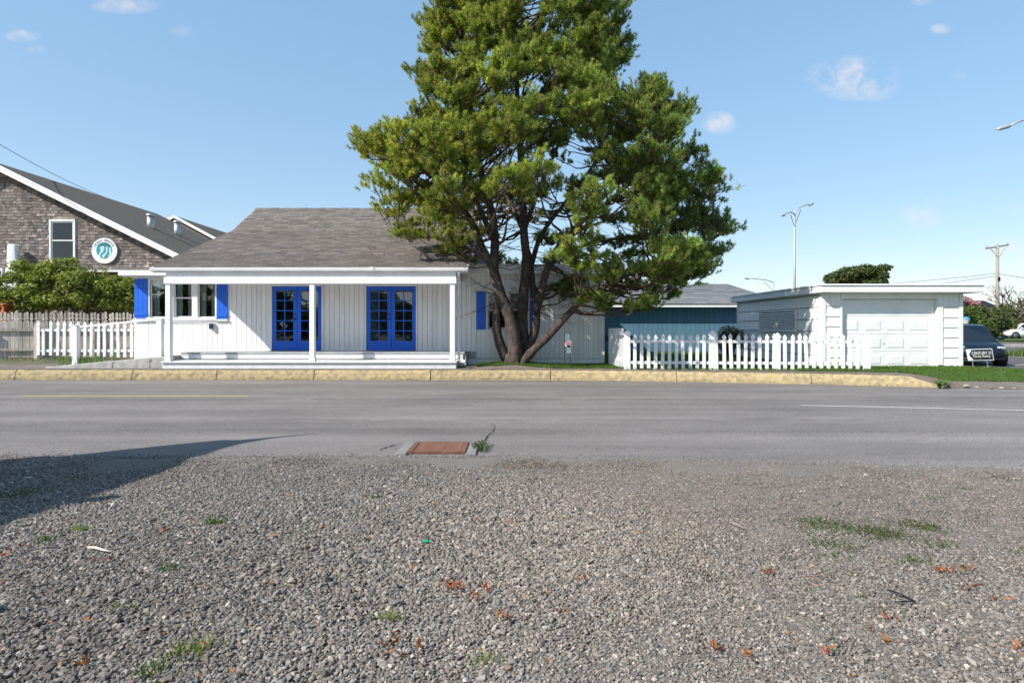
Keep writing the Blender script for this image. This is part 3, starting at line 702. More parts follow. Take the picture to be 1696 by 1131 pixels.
# ------------------------------------------------------------------ main roof
EX0, EX1 = P(255, 441, 16.92).x, P(774, 445, 16.92).x
E0 = Vector((0, 16.86, 3.14)); B0 = Vector((0, 21.6, 4.88)); RG = Vector((0, 23.7, 6.10)); BK = Vector((0, 29.0, 3.6))
prof = [E0, B0, RG, BK]
mb = MB()
lo = [p - Vector((0, 0, .10)) for p in prof]
outline = [Vector((EX0+.02, p.y, p.z)) for p in prof] + [Vector((EX0+.02, p.y, p.z)) for p in reversed(lo)]
mb.prism(outline, (EX1-EX0-.04, 0, 0))
roof = mb.build('roof', M['roofdark'], house)
# gable ends under the roof, with boards
for (xa) in (EX0+.35, EX1-.36):
    pts = [(xa, 18.9, 3.0), (xa, 28.2, 3.0), (xa, 28.2, 3.85), (xa, 23.7, 5.98), (xa, 21.6, 4.76), (xa, 18.9, 3.80)]
    MB().prism(pts, (.05, 0, 0)).build('gable', M['board'], house)
MB().prism([(EX0+.35, 17.12, 2.88), (EX0+.35, 18.9, 2.88), (EX0+.35, 18.9, 3.78), (EX0+.35, 17.12, 3.16)], (.05, 0, 0)).build('gable', M['board'], house)
MB().prism([(EX1-.40, 17.12, 2.88), (EX1-.40, 18.9, 2.88), (EX1-.40, 18.9, 3.78), (EX1-.40, 17.12, 3.16)], (.05, 0, 0)).build('gable', M['board'], house)
for xa, w in ((EX0-.02, .05), (EX1-.03, .05)):
    for p, q in ((E0, B0), (B0, RG), (RG, BK)):
        MB().prism([(xa, p.y, p.z-.005), (xa, q.y, q.z-.005), (xa, q.y, q.z-.17), (xa, p.y, p.z-.17)], (w, 0, 0)).build('bargeboard', M['white'], house)
MB().bbox(EX0, EX1, 16.84, 16.88, 2.97, 3.125, .006).build('fascia', M['white'], house)
# gutter with a lip
gp = [(0, 16.840, 3.105), (0, 16.835, 3.020), (0, 16.800, 3.000), (0, 16.745, 3.025), (0, 16.730, 3.110), (0, 16.745, 3.113), (0, 16.760, 3.035), (0, 16.800, 3.015), (0, 16.825, 3.030), (0, 16.828, 3.105)]
MB().prism([(EX0-.02, p[1], p[2]) for p in gp], (EX1-EX0+.04, 0, 0)).build('gutter', M['white'], house)
xg = P(612, 450, 16.5).x
MB().prism([(xg-.06, p[1]+(-.012 if p[1] < 16.83 else 0), p[2]-.006) for p in gp[:5]] + [(xg-.06, 16.73-.01, 3.12)], (.12, 0, 0)).build('gutter_joint', M['white'], house)
xd = P(758.5, 500, 17.0).x
MB().tube([(EX1-.22, 16.80, 2.99), (EX1-.24, 16.86, 2.92), (xd+.04, 16.97, 2.82), (xd+.02, 16.98, 2.7), (xd+.02, 16.98, .72), (xd+.04, 17.0, .58), (xd+.16, 16.9, .5), (xd+.22, 16.85, .49)], .04, 8).build('downspout', M['white'], house)
# shingle tabs: courses up both pitches
def tabs(p, q, x0, x1, first):
    s = (q-p); L_ = s.length; s.normalize(); nrm = Vector((0, -s.z, s.y)); rows = int(L_/.145)
    out = []
    for r in range(rows+1):
        a = p + s*(r*.145); x = x0 - random.uniform(0, .3)
        while x < x1:
            w = random.choice((.25, .3, .3, .36)); xa, xb = max(x, x0), min(x+w-.006, x1); x += w
            if xb-xa > .03: out.append((a, s, nrm, xa, xb, r))
    return out
T = tabs(E0 + Vector((0, -.02, 0)), B0, EX0, EX1, 0) + tabs(B0, RG, EX0, EX1, 1)
T.sort(key=lambda t: t[0].y)
def tabverts(t):
    a, s, nrm, xa, xb, r = t; th = random.uniform(.009, .016); e = random.uniform(-.007, .007)
    v = []
    for (u, h0, h1) in ((e, .002, .004+th), (.165, .000, .003)):
        for xx in (xa, xb):
            for hh in (h0, h1):
                p = a + s*u + nrm*hh; v.append((xx, p.y, p.z))
    return v, [(0, 2, 3, 1), (4, 5, 7, 6), (1, 3, 7, 5), (0, 4, 6, 2), (0, 1, 5, 4), (2, 6, 7, 3)]
for t in T[:300]:
    MB().add(*tabverts(t)).build('shingle', M['shingle'], roof)
mb = MB(); cols = []
for t in T[300:]:
    mb.add(*tabverts(t)); g_ = random.uniform(.72, 1.25); w_ = random.uniform(-.02, .05); cols += [(.170*g_*(1+w_), .148*g_, .134*g_*(1-w_))]*8
o = npmesh('shingle_field', np.array(mb.v), np.array(mb.f), leafmat('shingle_tint', .95, 0.0), roof, col=np.array(cols)); o['kind'] = 'stuff'
# ridge caps
n = int((EX1-EX0)/.22)
for k in range(n):
    x0 = EX0 + (EX1-EX0)*k/n; t_ = random.uniform(.02, .032)
    MB().prism([(x0, 23.52, 6.00+t_*.5), (x0, 23.7, 6.105+t_), (x0, 23.88, 6.02+t_*.5), (x0, 23.7, 6.10)], ((EX1-EX0)/n-.008, 0, 0)).build('ridge_cap', M['shingle'], roof)
# vent pipe standing on the wing roof behind the tree
vp = P(792, 443, 20.5)
st = thing('vent_flue', (vp.x, 20.5, 3.35), 'white boxed flue with a grey pipe on the wing roof behind the pine', 'flue')
MB().bbox(vp.x-.14, vp.x+.06, 20.4, 20.6, 3.34, 4.45, .01).build('casing', M['white'], st)
MB().tube([(vp.x+.11, 20.45, 3.34), (vp.x+.11, 20.45, 4.9)], .03, 10).build('pipe', M['galv'], st)
# ------------------------------------------------------------------ ramp, rail and pickets at the left end
GOTH = [(-.5, 0), (.5, 0), (.5, .80), (.36, .835), (.62, .885), (.5, .93), (0, 1.0), (-.5, .93), (-.62, .885), (-.36, .835), (-.5, .80)]
def picket_mesh(w, h, th=.022):
    return MB().prism([(u*w, -th/2, v*h) for (u, v) in GOTH], (0, th, 0)).mesh('picket')
def ramp_z(x): return float(np.interp(x, [-13.2, -10.2, -9.6], [.33, .60, .64]))
pts = [(-13.2, .2), (-9.75, .2), (-9.75, .635), (-10.3, .60), (-13.2, .335)]
rp = thing('ramp', (-11.5, 17.4, .3), 'cracked concrete access ramp rising to the porch end', 'ramp')
n = 26; V = []; F = []
for i in range(n+1):
    x = -13.2 + 3.45*i/n; z = ramp_z(x); e = random.uniform(-.015, .015)
    V += [(x, 17.02+e, .2), (x, 17.05+e*.6, z-.02), (x, 17.09, z+random.uniform(-.006, .004)), (x, 18.72, z), (x, 18.72, .2)]
for i in range(n):
    for k in range(4): F.append((i*5+k, (i+1)*5+k, (i+1)*5+k+1, i*5+k+1))
mb = MB().add(V, F); mb.f.append((0, 1, 2, 3, 4)); mb.f.append(tuple(range(n*5, n*5+5))[::-1]); mb.build('slab', M['concrete'], rp)
for (px, w) in ((186, .006), (248, .008)):
    x = P(px, 600, 17.03).x; z = ramp_z(x)
    MB().tube([(x-.03, 17.025, .27), (x+.01, 17.025, .34), (x-.015, 17.035, .34+(z-.34)*.4), (x+.03, 17.04, .34+(z-.34)*.7), (x+.02, 17.07, z-.005)], [.006, .009, .006, .010, .006], 6).build('crack', M['darkin'], rp)
hr = thing('hand_rail', P(126, 597, 17.6), 'white timber hand rail climbing the ramp between two square posts', 'railing')
pa = P(126, 540, 17.6); pb = P(265.5, 529, 17.3)
for p, zt_ in ((pa, pa.z), (pb, pb.z)):
    po = MB().bbox(p.x-.075, p.x+.075, p.y-.075, p.y+.075, ramp_z(p.x)-.02, zt_, .006).build('post', M['white'], hr)
    MB().bbox(p.x-.09, p.x+.09, p.y-.09, p.y+.09, zt_+.001, zt_+.03, .008).build('post_cap', M['white'], po)
d_ = (pb-pa)
def rail(a, b, h, y, w, nm, parent, matl=M['white']):
    MB().prism([(a.x, a.y-w/2, a.z), (b.x, b.y-w/2, b.z), (b.x, b.y-w/2, b.z+h), (a.x, a.y-w/2, a.z+h)], (0, w, 0)).build(nm, matl, parent)
rail(pa+Vector((.092, 0, -.05)), pb+Vector((-.092, 0, -.02)), .045, 0, .09, 'top_rail', hr)
c_ = P(385, 531, 18.6); rail(pb+Vector((.09, 0, -.10)), Vector((c_.x, 17.7, pb.z-.12)), .05, 0, .04, 'wall_rail', hr)
lf = thing('picket_fence', P(140, 590, 18.95), 'white picket fence with pointed heads beside the ramp and hand rail', 'fence')
FY = 18.95
def fx(px): return (px-848)*FY/1000
xs_ = [65, 73.5, 85.5, 97, 108, 119.5, 130.5, 142, 152, 164.5, 174.5, 186, 197, 208, 219]
pm = {}
for i, px in enumerate(xs_):
    top = float(np.interp(px, [65, 130, 219], [530, 531.5, 535])); bot = float(np.interp(px, [65, 219], [588, 592]))
    if i == 1: top = 544
    zt_, zb_ = H-(top-542)*FY/1000, H-(bot-542)*FY/1000
    link('picket', picket_mesh(.088, zt_-zb_), M['picket'], lf, (fx(px), FY-.035 + random.uniform(-.004, .004), zb_)).rotation_euler = (0, random.uniform(-.02, .02), 0)
for (za, zb_) in ((547, 545.0), (581, 582)):
    MB().bbox(fx(62), fx(222), FY-.02, FY+.02, H-(za-542)*FY/1000-.04, H-(za-542)*FY/1000+.04, .004).build('rail', M['picket'], lf)
MB().bbox(fx(60)-.05, fx(60)+.05, FY-.02, FY+.08, .4, 1.55, .005).build('post', M['oldwood'], lf)
# weathered fence in front of the shrub
of = thing('weathered_fence', P(100, 585, 21), 'weathered grey fence with ball topped boards in front of the shrub', 'fence')
a = P(-60, 590, 19.4); b = P(226, 580, 20.6); n = 46
dirv = Vector((b.x-a.x, b.y-a.y, 0)); LL = dirv.length; dirv.normalize(); ang = math.atan2(dirv.y, dirv.x)
w = LL/n*.5-.006
def ballboard(h):
    o_ = [(-w, 0), (w, 0), (w, h-.30)]
    for k in range(7): t = math.pi*k/6; o_.append((w-.035*math.sin(t), h-.30+.07*(1-math.cos(t))/2))           # half of a round hole
    o_ += [(w, h-.21), (w*.85, h-.16), (w*.42, h-.115)]
    for k in range(11): t = -math.pi*.36 + (math.pi*1.72)*k/10; o_.append((w*.78*math.cos(t), h-.065 + .065*math.sin(t)))
    o_ += [(-w*.42, h-.115), (-w*.85, h-.16), (-w, h-.21)]
    for k in range(7): t = math.pi*k/6; o_.append((-w+.035*math.sin(t), h-.23-.07*(1-math.cos(t))/2))
    o_ += [(-w, h-.30)]
    return MB().prism([(u, -.011, v) for (u, v) in o_], (0, .022, 0)).mesh('fence_board')
bb = ballboard(1.0)
bb = [ballboard(1.48), ballboard(1.50), ballboard(1.46)]
for k in range(n):
    p = Vector((a.x, a.y, .46)) + dirv*(LL*(k+.5)/n)
    o = link('fence_board', bb[k % 3], M['oldwood'], of, (p.x, p.y, .46 + random.uniform(-.02, .02))); o.rotation_euler = (0, random.uniform(-.015, .015), ang)
nv = Vector((dirv.y, -dirv.x, 0))
for zz in (.68, 1.32):
    p0 = Vector((a.x, a.y, zz)) + nv*.035; p1 = Vector((b.x, b.y, zz)) + nv*.035
    MB().prism([p0, p1, p1+Vector((0, 0, .09)), p0+Vector((0, 0, .09))], nv*.04).build('rail', M['oldwood'], of)
for f_ in (.12, .42, .75):
    p = Vector((a.x, a.y, 0)) + dirv*LL*f_ + nv*.13
    MB().bbox(p.x-.075, p.x+.075, p.y-.05, p.y+.06, .35, 1.46, .008).build('post', M['oldwood'], of)
# ------------------------------------------------------------------ garage
GY = 17.5
def gx_(px, d=GY): return (px-848)*d/1000
def gzz(py, d=GY): return H - (py-542)*d/1000
gl, gr = gx_(1362), gx_(1593.5); gb = 24.0; g0 = .30; gt = 2.46
garage = thing('garage', ((gl+gr)/2, GY, g0), 'white flat roofed garage with panelled overhead door and louvred side vent', 'garage')
ox0, ox1, oz1 = gx_(1394), gx_(1551), gzz(495)
mb = MB()
for (a, b, c, d) in cut(gl, gr, g0-.1, gt, [(ox0, ox1, g0-.2, oz1)]): mb.box(a, b, GY, GY+.14, c, d)
mb.box(gl, gl+.12, GY+.14, gb, g0-.1, gt); mb.box(gr-.12, gr, GY+.14, gb, g0-.1, gt); mb.box(gl+.12, gr-.12, gb-.12, gb, g0-.1, gt)
gwall = mb.build('wall', M['white'], garage)
# roof slab with deep fascia
rx0, rx1, ry0, ry1 = gx_(1360, 17.2), gx_(1629, 17.2), 17.18, 24.3
MB().bbox(rx0, rx1, ry0, ry1, 2.44, 2.63, .012).build('roof', M['white'], garage)
MB().bbox(rx0-.03, rx1+.03, ry0-.03, ry1+.03, 2.632, 2.675, .01).build('drip_edge', M['white'], garage)
MB().box(rx0+.06, rx1-.06, ry0+.06, ry1-.06, 2.676, 2.69).build('roofing_felt', mat('pale_roofing', (.5, .5, .5), rough=.9), garage)
def lap(x0, x1, y, z0, z1, n, side=False):
    """overlapping boards on the front (side=False: x span) or the left flank (y span x0..x1 at x=y)"""
    hh = (z1-z0)/n
    for k in range(n):
        za, zb = z0+k*hh, z0+(k+1)*hh-(.02 if side else .008)
        if not side: MB().add([(x0, y-.035, za), (x1, y-.035, za), (x1, y-.016, zb), (x0, y-.016, zb), (x0, y-.001, za), (x1, y-.001, za), (x1, y-.001, zb), (x0, y-.001, zb)],
                              [(0, 1, 2, 3), (5, 4, 7, 6), (3, 2, 6, 7), (1, 0, 4, 5), (0, 3, 7, 4), (2, 1, 5, 6)]).build('lap_board', M['board'], gwall)
        else: MB().add([(y-.035, x0, za), (y-.035, x1, za), (y-.016, x1, zb), (y-.016, x0, zb), (y-.007, x0, za), (y-.007, x1, za), (y-.007, x1, zb), (y-.007, x0, zb)],
                       [(0, 1, 2, 3), (5, 4, 7, 6), (3, 2, 6, 7), (1, 0, 4, 5), (0, 3, 7, 4), (2, 1, 5, 6)]).build('lap_board', M['board'], gwall)
lz = [gzz(y_) for y_ in (606, 587, 569, 550, 530, 512)]
lap(gx_(1367), gx_(1391), GY, g0-.02, gzz(507), 6)
lap(gx_(1561), gx_(1587), GY, g0-.02, gzz(509), 6)
for (a, b) in ((1362, 1366.6), (1391.4, 1394), (1551.2, 1560.6), (1587.4, 1593.5)):
    MB().bbox(gx_(a), gx_(b), GY-.045, GY+.0, g0-.05, gzz(493) if b < 1392 and a > 1366 else 2.43, .004).build('corner_board', M['white'], garage)
xx = gx_(1394.3)
MB().bbox(gx_(1391.4)+.0, gx_(1560.6), GY-.04, GY-.001, oz1+.005, 2.438, .004).build('header_board', M['white'], garage)
for a in np.arange(gx_(1366.8), gx_(1391), .145): MB().box(a+.003, min(a+.142, gx_(1391.2)), GY-.03, GY-.001, gzz(506.6), 2.437).build('wall_board', M['board'], gwall)
for a in np.arange(gx_(1561), gx_(1587), .145): MB().box(a+.003, min(a+.142, gx_(1587.2)), GY-.03, GY-.001, gzz(508.6), 2.437).build('wall_board', M['board'], gwall)
# overhead door: sections with raised panels
od = MB().box(ox0, ox1, GY+.10, GY+.14, g0-.03, oz1).build('garage_door', M['white'], garage)
zrow = [g0-.02, gzz(582), gzz(553), gzz(523.5), oz1-.01]
for r in range(4):
    za, zb = zrow[r]+.004, zrow[r+1]-.004
    MB().bbox(ox0+.004, ox1-.004, GY+.085, GY+.10, za, zb, .003).build('door_section', M['white'], od)
    if r == 3: continue
    for (pa_, pb_) in ((1398.5, 1424), (1434, 1462), (1470.5, 1500.5), (1509.5, 1541)):
        a, b = gx_(pa_), gx_(pb_); zc0, zc1 = za+.09, zb-.11; y = GY+.085
        MB().add([(a, y-.001, zc0), (b, y-.001, zc0), (b, y-.001, zc1), (a, y-.001, zc1), (a+.04, y-.011, zc0+.035), (b-.04, y-.011, zc0+.035), (b-.04, y-.011, zc1-.035), (a+.04, y-.011, zc1-.035)],
                 [(0, 1, 5, 4), (1, 2, 6, 5), (2, 3, 7, 6), (3, 0, 4, 7), (4, 5, 6, 7)]).build('door_panel', M['white'], od)
MB().tube([(gx_(1466), GY+.085, gzz(569)), (gx_(1466), GY+.07, gzz(569))], .016, 10).build('lock', M['galv'], od)
MB().box(gx_(1553), gx_(1560), GY-.06, GY-.046, g0-.02, g0+.06).build('corner_gap', M['black'], garage)
# flank: wide lap boards, corner board, louvred vent
MB().box(gl-.006, gl-.0012, GY+.12, gb-.1, g0-.02, 2.40).build('gap_shade_sheet', M['darkin'], garage)  # near-black sheet, paints the shade into the gaps between lap boards
lap(GY+.12, gb-.1, gl, g0-.02, 2.40, 6, True)
MB().bbox(gl-.05, gl-.0005, GY-.045, GY+.12, g0-.05, 2.437, .004).build('corner_board', M['white'], garage)
MB().bbox(gl-.05, gl-.0005, gb-.1, gb+.02, g0-.05, 2.437, .004).build('corner_board', M['white'], garage)
v0, v1 = gl*1000/(1322-848), gl*1000/(1260-848); vz0, vz1 = 1.30, 2.02
vent = MB().box(gl-.045, gl-.036, v0+.05, v1-.05, vz0+.03, vz1-.03).build('side_vent', M['roofdark'], garage)  # backing coloured dark to deepen the shade between the slats
for (a, b, c, d) in ((v0, v0+.06, vz0, vz1), (v1-.06, v1, vz0, vz1), (v0+.06, v1-.06, vz0, vz0+.05), (v0+.06, v1-.06, vz1-.05, vz1)): MB().bbox(gl-.085, gl-.037, a, b, c, d, .004).build('vent_frame', M['white'], vent)
for k in range(10):
    zc = vz0+.055 + (vz1-vz0-.11)*k/10
    MB().prism([(gl-.092, v0+.06, zc), (gl-.088, v0+.06, zc-.004), (gl-.050, v0+.06, zc+.034), (gl-.054, v0+.06, zc+.038)], (0, v1-v0-.12, 0)).build('slat', M['white'], vent)
# ------------------------------------------------------------------ picket fence on the garden side
FA, FB = P(1034, 612, 16.62), P(1441, 614, 16.1)
rf = thing('picket_fence', ((FA.x+FB.x)/2, 16.4, .3), 'white picket fence with pointed heads between house corner and garage', 'fence')
fd = Vector((FB.x-FA.x, FB.y-FA.y, 0)); FL = fd.length; fd.normalize(); fang = math.atan2(fd.y, fd.x)
def fpt(px):
    """the point of the fence line seen at photo column px"""
    k = (px-848)/1000; t = (k*FA.y - FA.x)/(fd.x - k*fd.y); return FA + fd*t
big = picket_mesh(.175, 1.13, .07); pk = [picket_mesh(.090, h_) for h_ in (.955, .965, .945)]
posts = [1038.5, 1179.5, 1288, 1437]
pxs = list(np.arange(1051, 1174, 11.45)) + [1186.5] + list(np.arange(1199, 1284, 11.7)) + list(np.arange(1299.5, 1432, 12.0))
for i, px in enumerate(pxs):
    p = fpt(px); o = link('picket', pk[i % 3], M['picket'], rf, (p.x, p.y-.03 + random.uniform(-.004, .004), gz(p.x, p.y)+.03 + random.uniform(-.018, .014)))
    o.rotation_euler = (random.gauss(0, .01), random.gauss(0, .014), fang)
for i, px in enumerate(posts):
    p = fpt(px); o = link('post', big if i < 2 else picket_mesh(.13, 1.06, .07), M['picket'], rf, (p.x, p.y, gz(p.x, p.y)-.04)); o.rotation_euler = (0, 0, fang)
for zz in (.16, .74):
    for (a, b) in ((1043, 1176), (1183, 1285), (1291, 1434)):
        p, q = fpt(a), fpt(b); pz, qz = gz(p.x, p.y)+zz, gz(q.x, q.y)+zz
        MB().prism([(p.x, p.y-.015, pz), (q.x, q.y-.015, qz), (q.x, q.y-.015, qz+.075), (p.x, p.y-.015, pz+.075)], (0, .045, 0)).build('rail', M['picket'], rf)
# return run from the house corner to the front
RA, RB = Vector((XR+.10, 18.5, 0)), Vector((FA.x+.02, FA.y+.12, 0)); n = 14
sf = thing('side_fence', ((RA.x+RB.x)/2, (RA.y+RB.y)/2, .3), 'short white slatted fence return running from house corner to the pointed post', 'fence')
rd = (RB-RA); ra = math.atan2(rd.y, rd.x); slat = MB().bbox(-.014, .014, -.008, .008, 0, 1.10, .003).mesh('slat')
for k in range(n):
    p = RA + rd*((k+.5)/n); o = link('slat', slat, M['picket'], sf, (p.x, p.y, gz(p.x, p.y)+.04)); o.rotation_euler = (0, 0, 0)
nn = Vector((-rd.y, rd.x, 0)).normalized()
for zz in (.2, .82):
    p, q = RA + nn*.014 + Vector((0, 0, .3+zz)), RB + nn*.014 + Vector((0, 0, .3+zz))
    MB().prism([p, q, q+Vector((0, 0, .07)), p+Vector((0, 0, .07))], nn*.04).build('rail', M['picket'], sf)
# coiled black hose on the house corner
hs = P(1001, 553, 18.7)
pts = []
for k in range(40):
    t = k/39*4*math.pi; pts.append((XR+.06 + .03*math.cos(t)*(1+.1*math.sin(t*.7)), WY-.12 + .01*k/39, hs.z-.12 + .10*math.sin(t)))
for k in range(30):
    t = k/29*2*math.pi; pts.append((XR+.08 + .045*math.sin(t), WY-.14, hs.z-.5 + .42*math.cos(t)))
o = MB().tube(pts, .013, 6).build('hose', M['black'], smooth=True); props(o, 'black hose hanging coiled at the white house corner', 'hose')
# ------------------------------------------------------------------ blue outbuilding
BY = 28.0; bl, br = 1.6, 12.3
blue = thing('blue_outbuilding', (7, BY, .3), 'blue boarded outbuilding with grey hipped roof behind the fence', 'building')
bw = MB().box(bl, br, BY, BY+8, .2, 2.42).build('wall', M['backing'], blue)
x = bl
while x < br:
    w = random.choice((.20, .22, .22, .24)); MB().box(x+.005, min(x+w-.005, br), BY-.025, BY-.001, .3, 2.40).build('wall_board', M['tealboard'], bw); x += w
MB().bbox(bl-.5, br+.35, BY-.52, BY-.48, 2.36, 2.52, .006).build('fascia', M['white'], blue)
MB().box(bl-.5, br+.3, BY-.478, BY-.03, 2.42, 2.44).build('soffit', M['white'], blue)
e = [Vector((bl-.5, BY-.55, 2.5)), Vector((br+.4, BY-.55, 2.5)), Vector((br+.4, BY+8.5, 2.5)), Vector((bl-.5, BY+8.5, 2.5))]; r0, r1 = Vector((bl+4, BY+4, 3.74)), Vector((11.4, BY+4, 3.74))
brf = MB().add([*e, r0, r1], [(0, 1, 5, 4), (1, 2, 5), (2, 3, 4, 5), (3, 0, 4), (3, 2, 1, 0)]).build('roof', M['roofdark'], blue)
mb = MB(); cols = []
s = (r0 - Vector((r0.x, e[0].y, e[0].z))); L_ = s.length; s.normalize(); nrm = Vector((0, -s.z, s.y)); rows = 22
for r in range(rows):
    u = r/rows; xa_, xb_ = e[0].x + (r0.x-e[0].x)*u, e[1].x + (r1.x-e[1].x)*u; x = xa_
    while x < xb_:
        w = random.uniform(.3, .9); a = Vector((0, e[0].y, e[0].z)) + s*(L_*u); b = a + s*(L_/rows*1.1)
        x2 = min(x+w, xb_); c_ = random.uniform(.75, 1.2)
        p1 = a + nrm*.022; p2 = b + nrm*.004
        mb.add([(x, p1.y, p1.z), (x2, p1.y, p1.z), (x2, p2.y, p2.z), (x, p2.y, p2.z)], [(0, 1, 2, 3)]); cols += [(.24*c_, .24*c_, .25*c_)]*4; x += w
o = npmesh('shingle_field', np.array(mb.v), np.array(mb.f), leafmat('grey_shingle_tint', .95, 0.), brf, col=np.array(cols)); o['kind'] = 'stuff'
# ------------------------------------------------------------------ cedar shingled neighbour
NY = 23.0
def nx(px): return (px-848)*NY/1000
def nz_(py): return H - (py-542)*NY/1000
nb_ = thing('shingled_house', (-19, NY, .3), 'tall weathered cedar shingled house with white bargeboards behind the shrub', 'house')
apx, apz = nx(-10), nz_(268); ex, ez = nx(305), nz_(424); slope = (apz-ez)/(ex-apx)
lx = 2*apx - ex; nwin = (nx(86), nx(123), nz_(431), nz_(367))
core = MB().prism([(lx, NY+.02, .2), (ex-.1, NY+.02, .2), (ex-.1, NY+.02, ez-.15), (apx, NY+.02, apz-.15), (lx, NY+.02, ez-.15)], (0, 10.4, 0)).build('wall', M['backing'], nb_)
mb = MB(); cols = []; row = 0; z = .5
while z < apz:
    hh = .115; x = nx(-60) - random.uniform(0, .2)
    while x < ex:
        w = random.uniform(.085, .2); xa_, xb_ = x, x+w-.006; x += w
        zt_ = min(z+hh+.02, apz - abs((xa_+xb_)/2-apx)*slope - .13)
        if zt_ < z+.02 or xb_ > ex-.1: continue
        if xb_ > nwin[0]-.08 and xa_ < nwin[1]+.08 and zt_ > nwin[2]-.08 and z < nwin[3]+.08: continue
        zb_ = z + random.uniform(-.012, .012); th = random.uniform(.012, .026)
        mb.add([(xa_, NY-th, zb_), (xb_, NY-th, zb_), (xb_, NY-.002, zt_), (xa_, NY-.002, zt_), (xa_, NY+.015, zb_), (xb_, NY+.015, zb_)], [(0, 1, 2, 3), (1, 0, 4, 5)])
        g_ = math.exp(random.gauss(0, .26)); w_ = random.uniform(-.02, .07)
        if random.random() < .04: g_ *= 1.8
        cols += [(.175*g_*(1+w_), .152*g_, .142*g_*(1-w_*.3))]*6
    z += hh; row += 1
o = npmesh('shingle_field', np.array(mb.v), np.array(mb.f), M['cedar'], core, col=np.array(cols)); o['kind'] = 'stuff'
# roof planes and bargeboards
for sgn, xe in ((1, ex), (-1, lx)):
    pe, pt = Vector((xe+.15*sgn, 0, ez-.15*slope)), Vector((apx, 0, apz))
    MB().prism([(pe.x, NY-.42, pe.z), (pt.x, NY-.42, pt.z), (pt.x, NY-.42, pt.z-.14), (pe.x, NY-.42, pe.z-.14)], (0, 11, 0)).build('roof', M['cedarroof'], nb_)
    MB().prism([(pe.x+.02*sgn, NY-.46, pe.z+.02), (pt.x, NY-.46, pt.z+.02), (pt.x, NY-.46, pt.z-.20), (pe.x+.02*sgn, NY-.46, pe.z-.20)], (0, .038, 0)).build('bargeboard', M['white'], nb_)
    MB().prism([(pe.x-.02, NY-.485, pe.z+.045), (pt.x, NY-.485, pt.z+.045), (pt.x, NY-.485, pt.z-.035), (pe.x-.02, NY-.485, pe.z-.035)], (0, .023, 0)).build('bargeboard_moulding', M['white'], nb_)
wi = MB(); x0, x1, z0, z1 = nwin
for (a, b, c, d) in ((x0-.07, x0, z0-.07, z1+.07), (x1, x1+.07, z0-.07, z1+.07), (x0, x1, z1, z1+.07), (x0, x1, z0-.07, z0)): wi.bbox(a, b, NY-.06, NY+.02, c, d, .006)
wi = wi.build('window', M['white'], nb_)
zm = (z0+z1)/2 + .02
for (a, b, y) in ((z0, zm, NY-.01), (zm-.03, z1, NY-.035)):
    mb = MB(); mb.box(x0, x0+.04, y, y+.02, a, b); mb.box(x1-.04, x1, y, y+.02, a, b); mb.box(x0+.04, x1-.04, y, y+.02, a, a+.04); mb.box(x0+.04, x1-.04, y, y+.02, b-.04, b); mb.build('sash', M['white'], wi)
    MB().box(x0+.04, x1-.04, y+.008, y+.012, a+.04, b-.04).build('pane', M['glass'], wi)
MB().box(x0, x1, NY+.014, NY+.018, z0, z1).build('blind', mat('window_blind', (.42, .45, .46), rough=.9), wi)
# low lean-to roof line behind the shrub
MB().bbox(nx(140), nx(240), NY-.3, NY-.05, nz_(452), nz_(449), .01).build('lean_to_roof', M['white'], nb_)
MB().bbox(nx(-40), nx(9), NY-.14, NY-.03, nz_(520), nz_(445), .02).build('bay_window', M['white'], nb_)
MB().box(nx(-10), nx(6.5), NY-.15, NY-.141, nz_(455.5), nz_(449)).build('pane', M['carglass'], nb_)
MB().box(nx(-10), nx(5.5), NY-.15, NY-.141, nz_(470), nz_(459)).build('pane', M['carglass'], nb_)
# two galvanised vents on the far slope
def nroof(x): return ez - (x-ex)*slope
for (px, py0, py1, d, lab) in ((249.5, 377, 355, 30, 'galvanised roof vent pipe on the shingled house, nearer the bargeboard'), (294, 389, 366, 31, 'galvanised roof vent pipe on the shingled house, lower down the slope')):
    d = (ez + ex*slope - H)/((542-py0)/1000 + (px-848)/1000*slope); b = P(px, py0, d); hgt = (py0-py1)*d/1000; zb_ = b.z - .25
    v = thing('vent_pipe', b, lab, 'vent', 'vents on the shingled roof')
    MB().tube([(b.x, d, zb_), (b.x, d, b.z+hgt*.86)], .15, 14).build('pipe', M['galv'], v, smooth=True)
    MB().tube([(b.x, d, b.z+hgt*.8), (b.x, d, b.z+hgt*.84), (b.x, d, b.z+hgt*.98), (b.x, d, b.z+hgt)], [.15, .185, .185, .15], 14).build('cap', M['galv'], v, smooth=True)
    MB().tube([(b.x, d, zb_+.05), (b.x, d, zb_+.22)], [.34, .16], 14).build('flashing', M['roofdark'], v, smooth=True)
# floodlight under the eave
f0 = P(223, 391, NY-.12); fl_ = thing('flood_light', f0, 'small grey floodlight under the bargeboard of the shingled house', 'lamp')
MB().bbox(f0.x-.09, f0.x+.09, NY-.26, NY-.12, f0.z-.09, f0.z+.07, .02).build('head', M['galv'], fl_); MB().tube([(f0.x, NY-.14, f0.z), (f0.x, NY, f0.z+.03)], .025, 8).build('bracket', M['galv'], fl_)
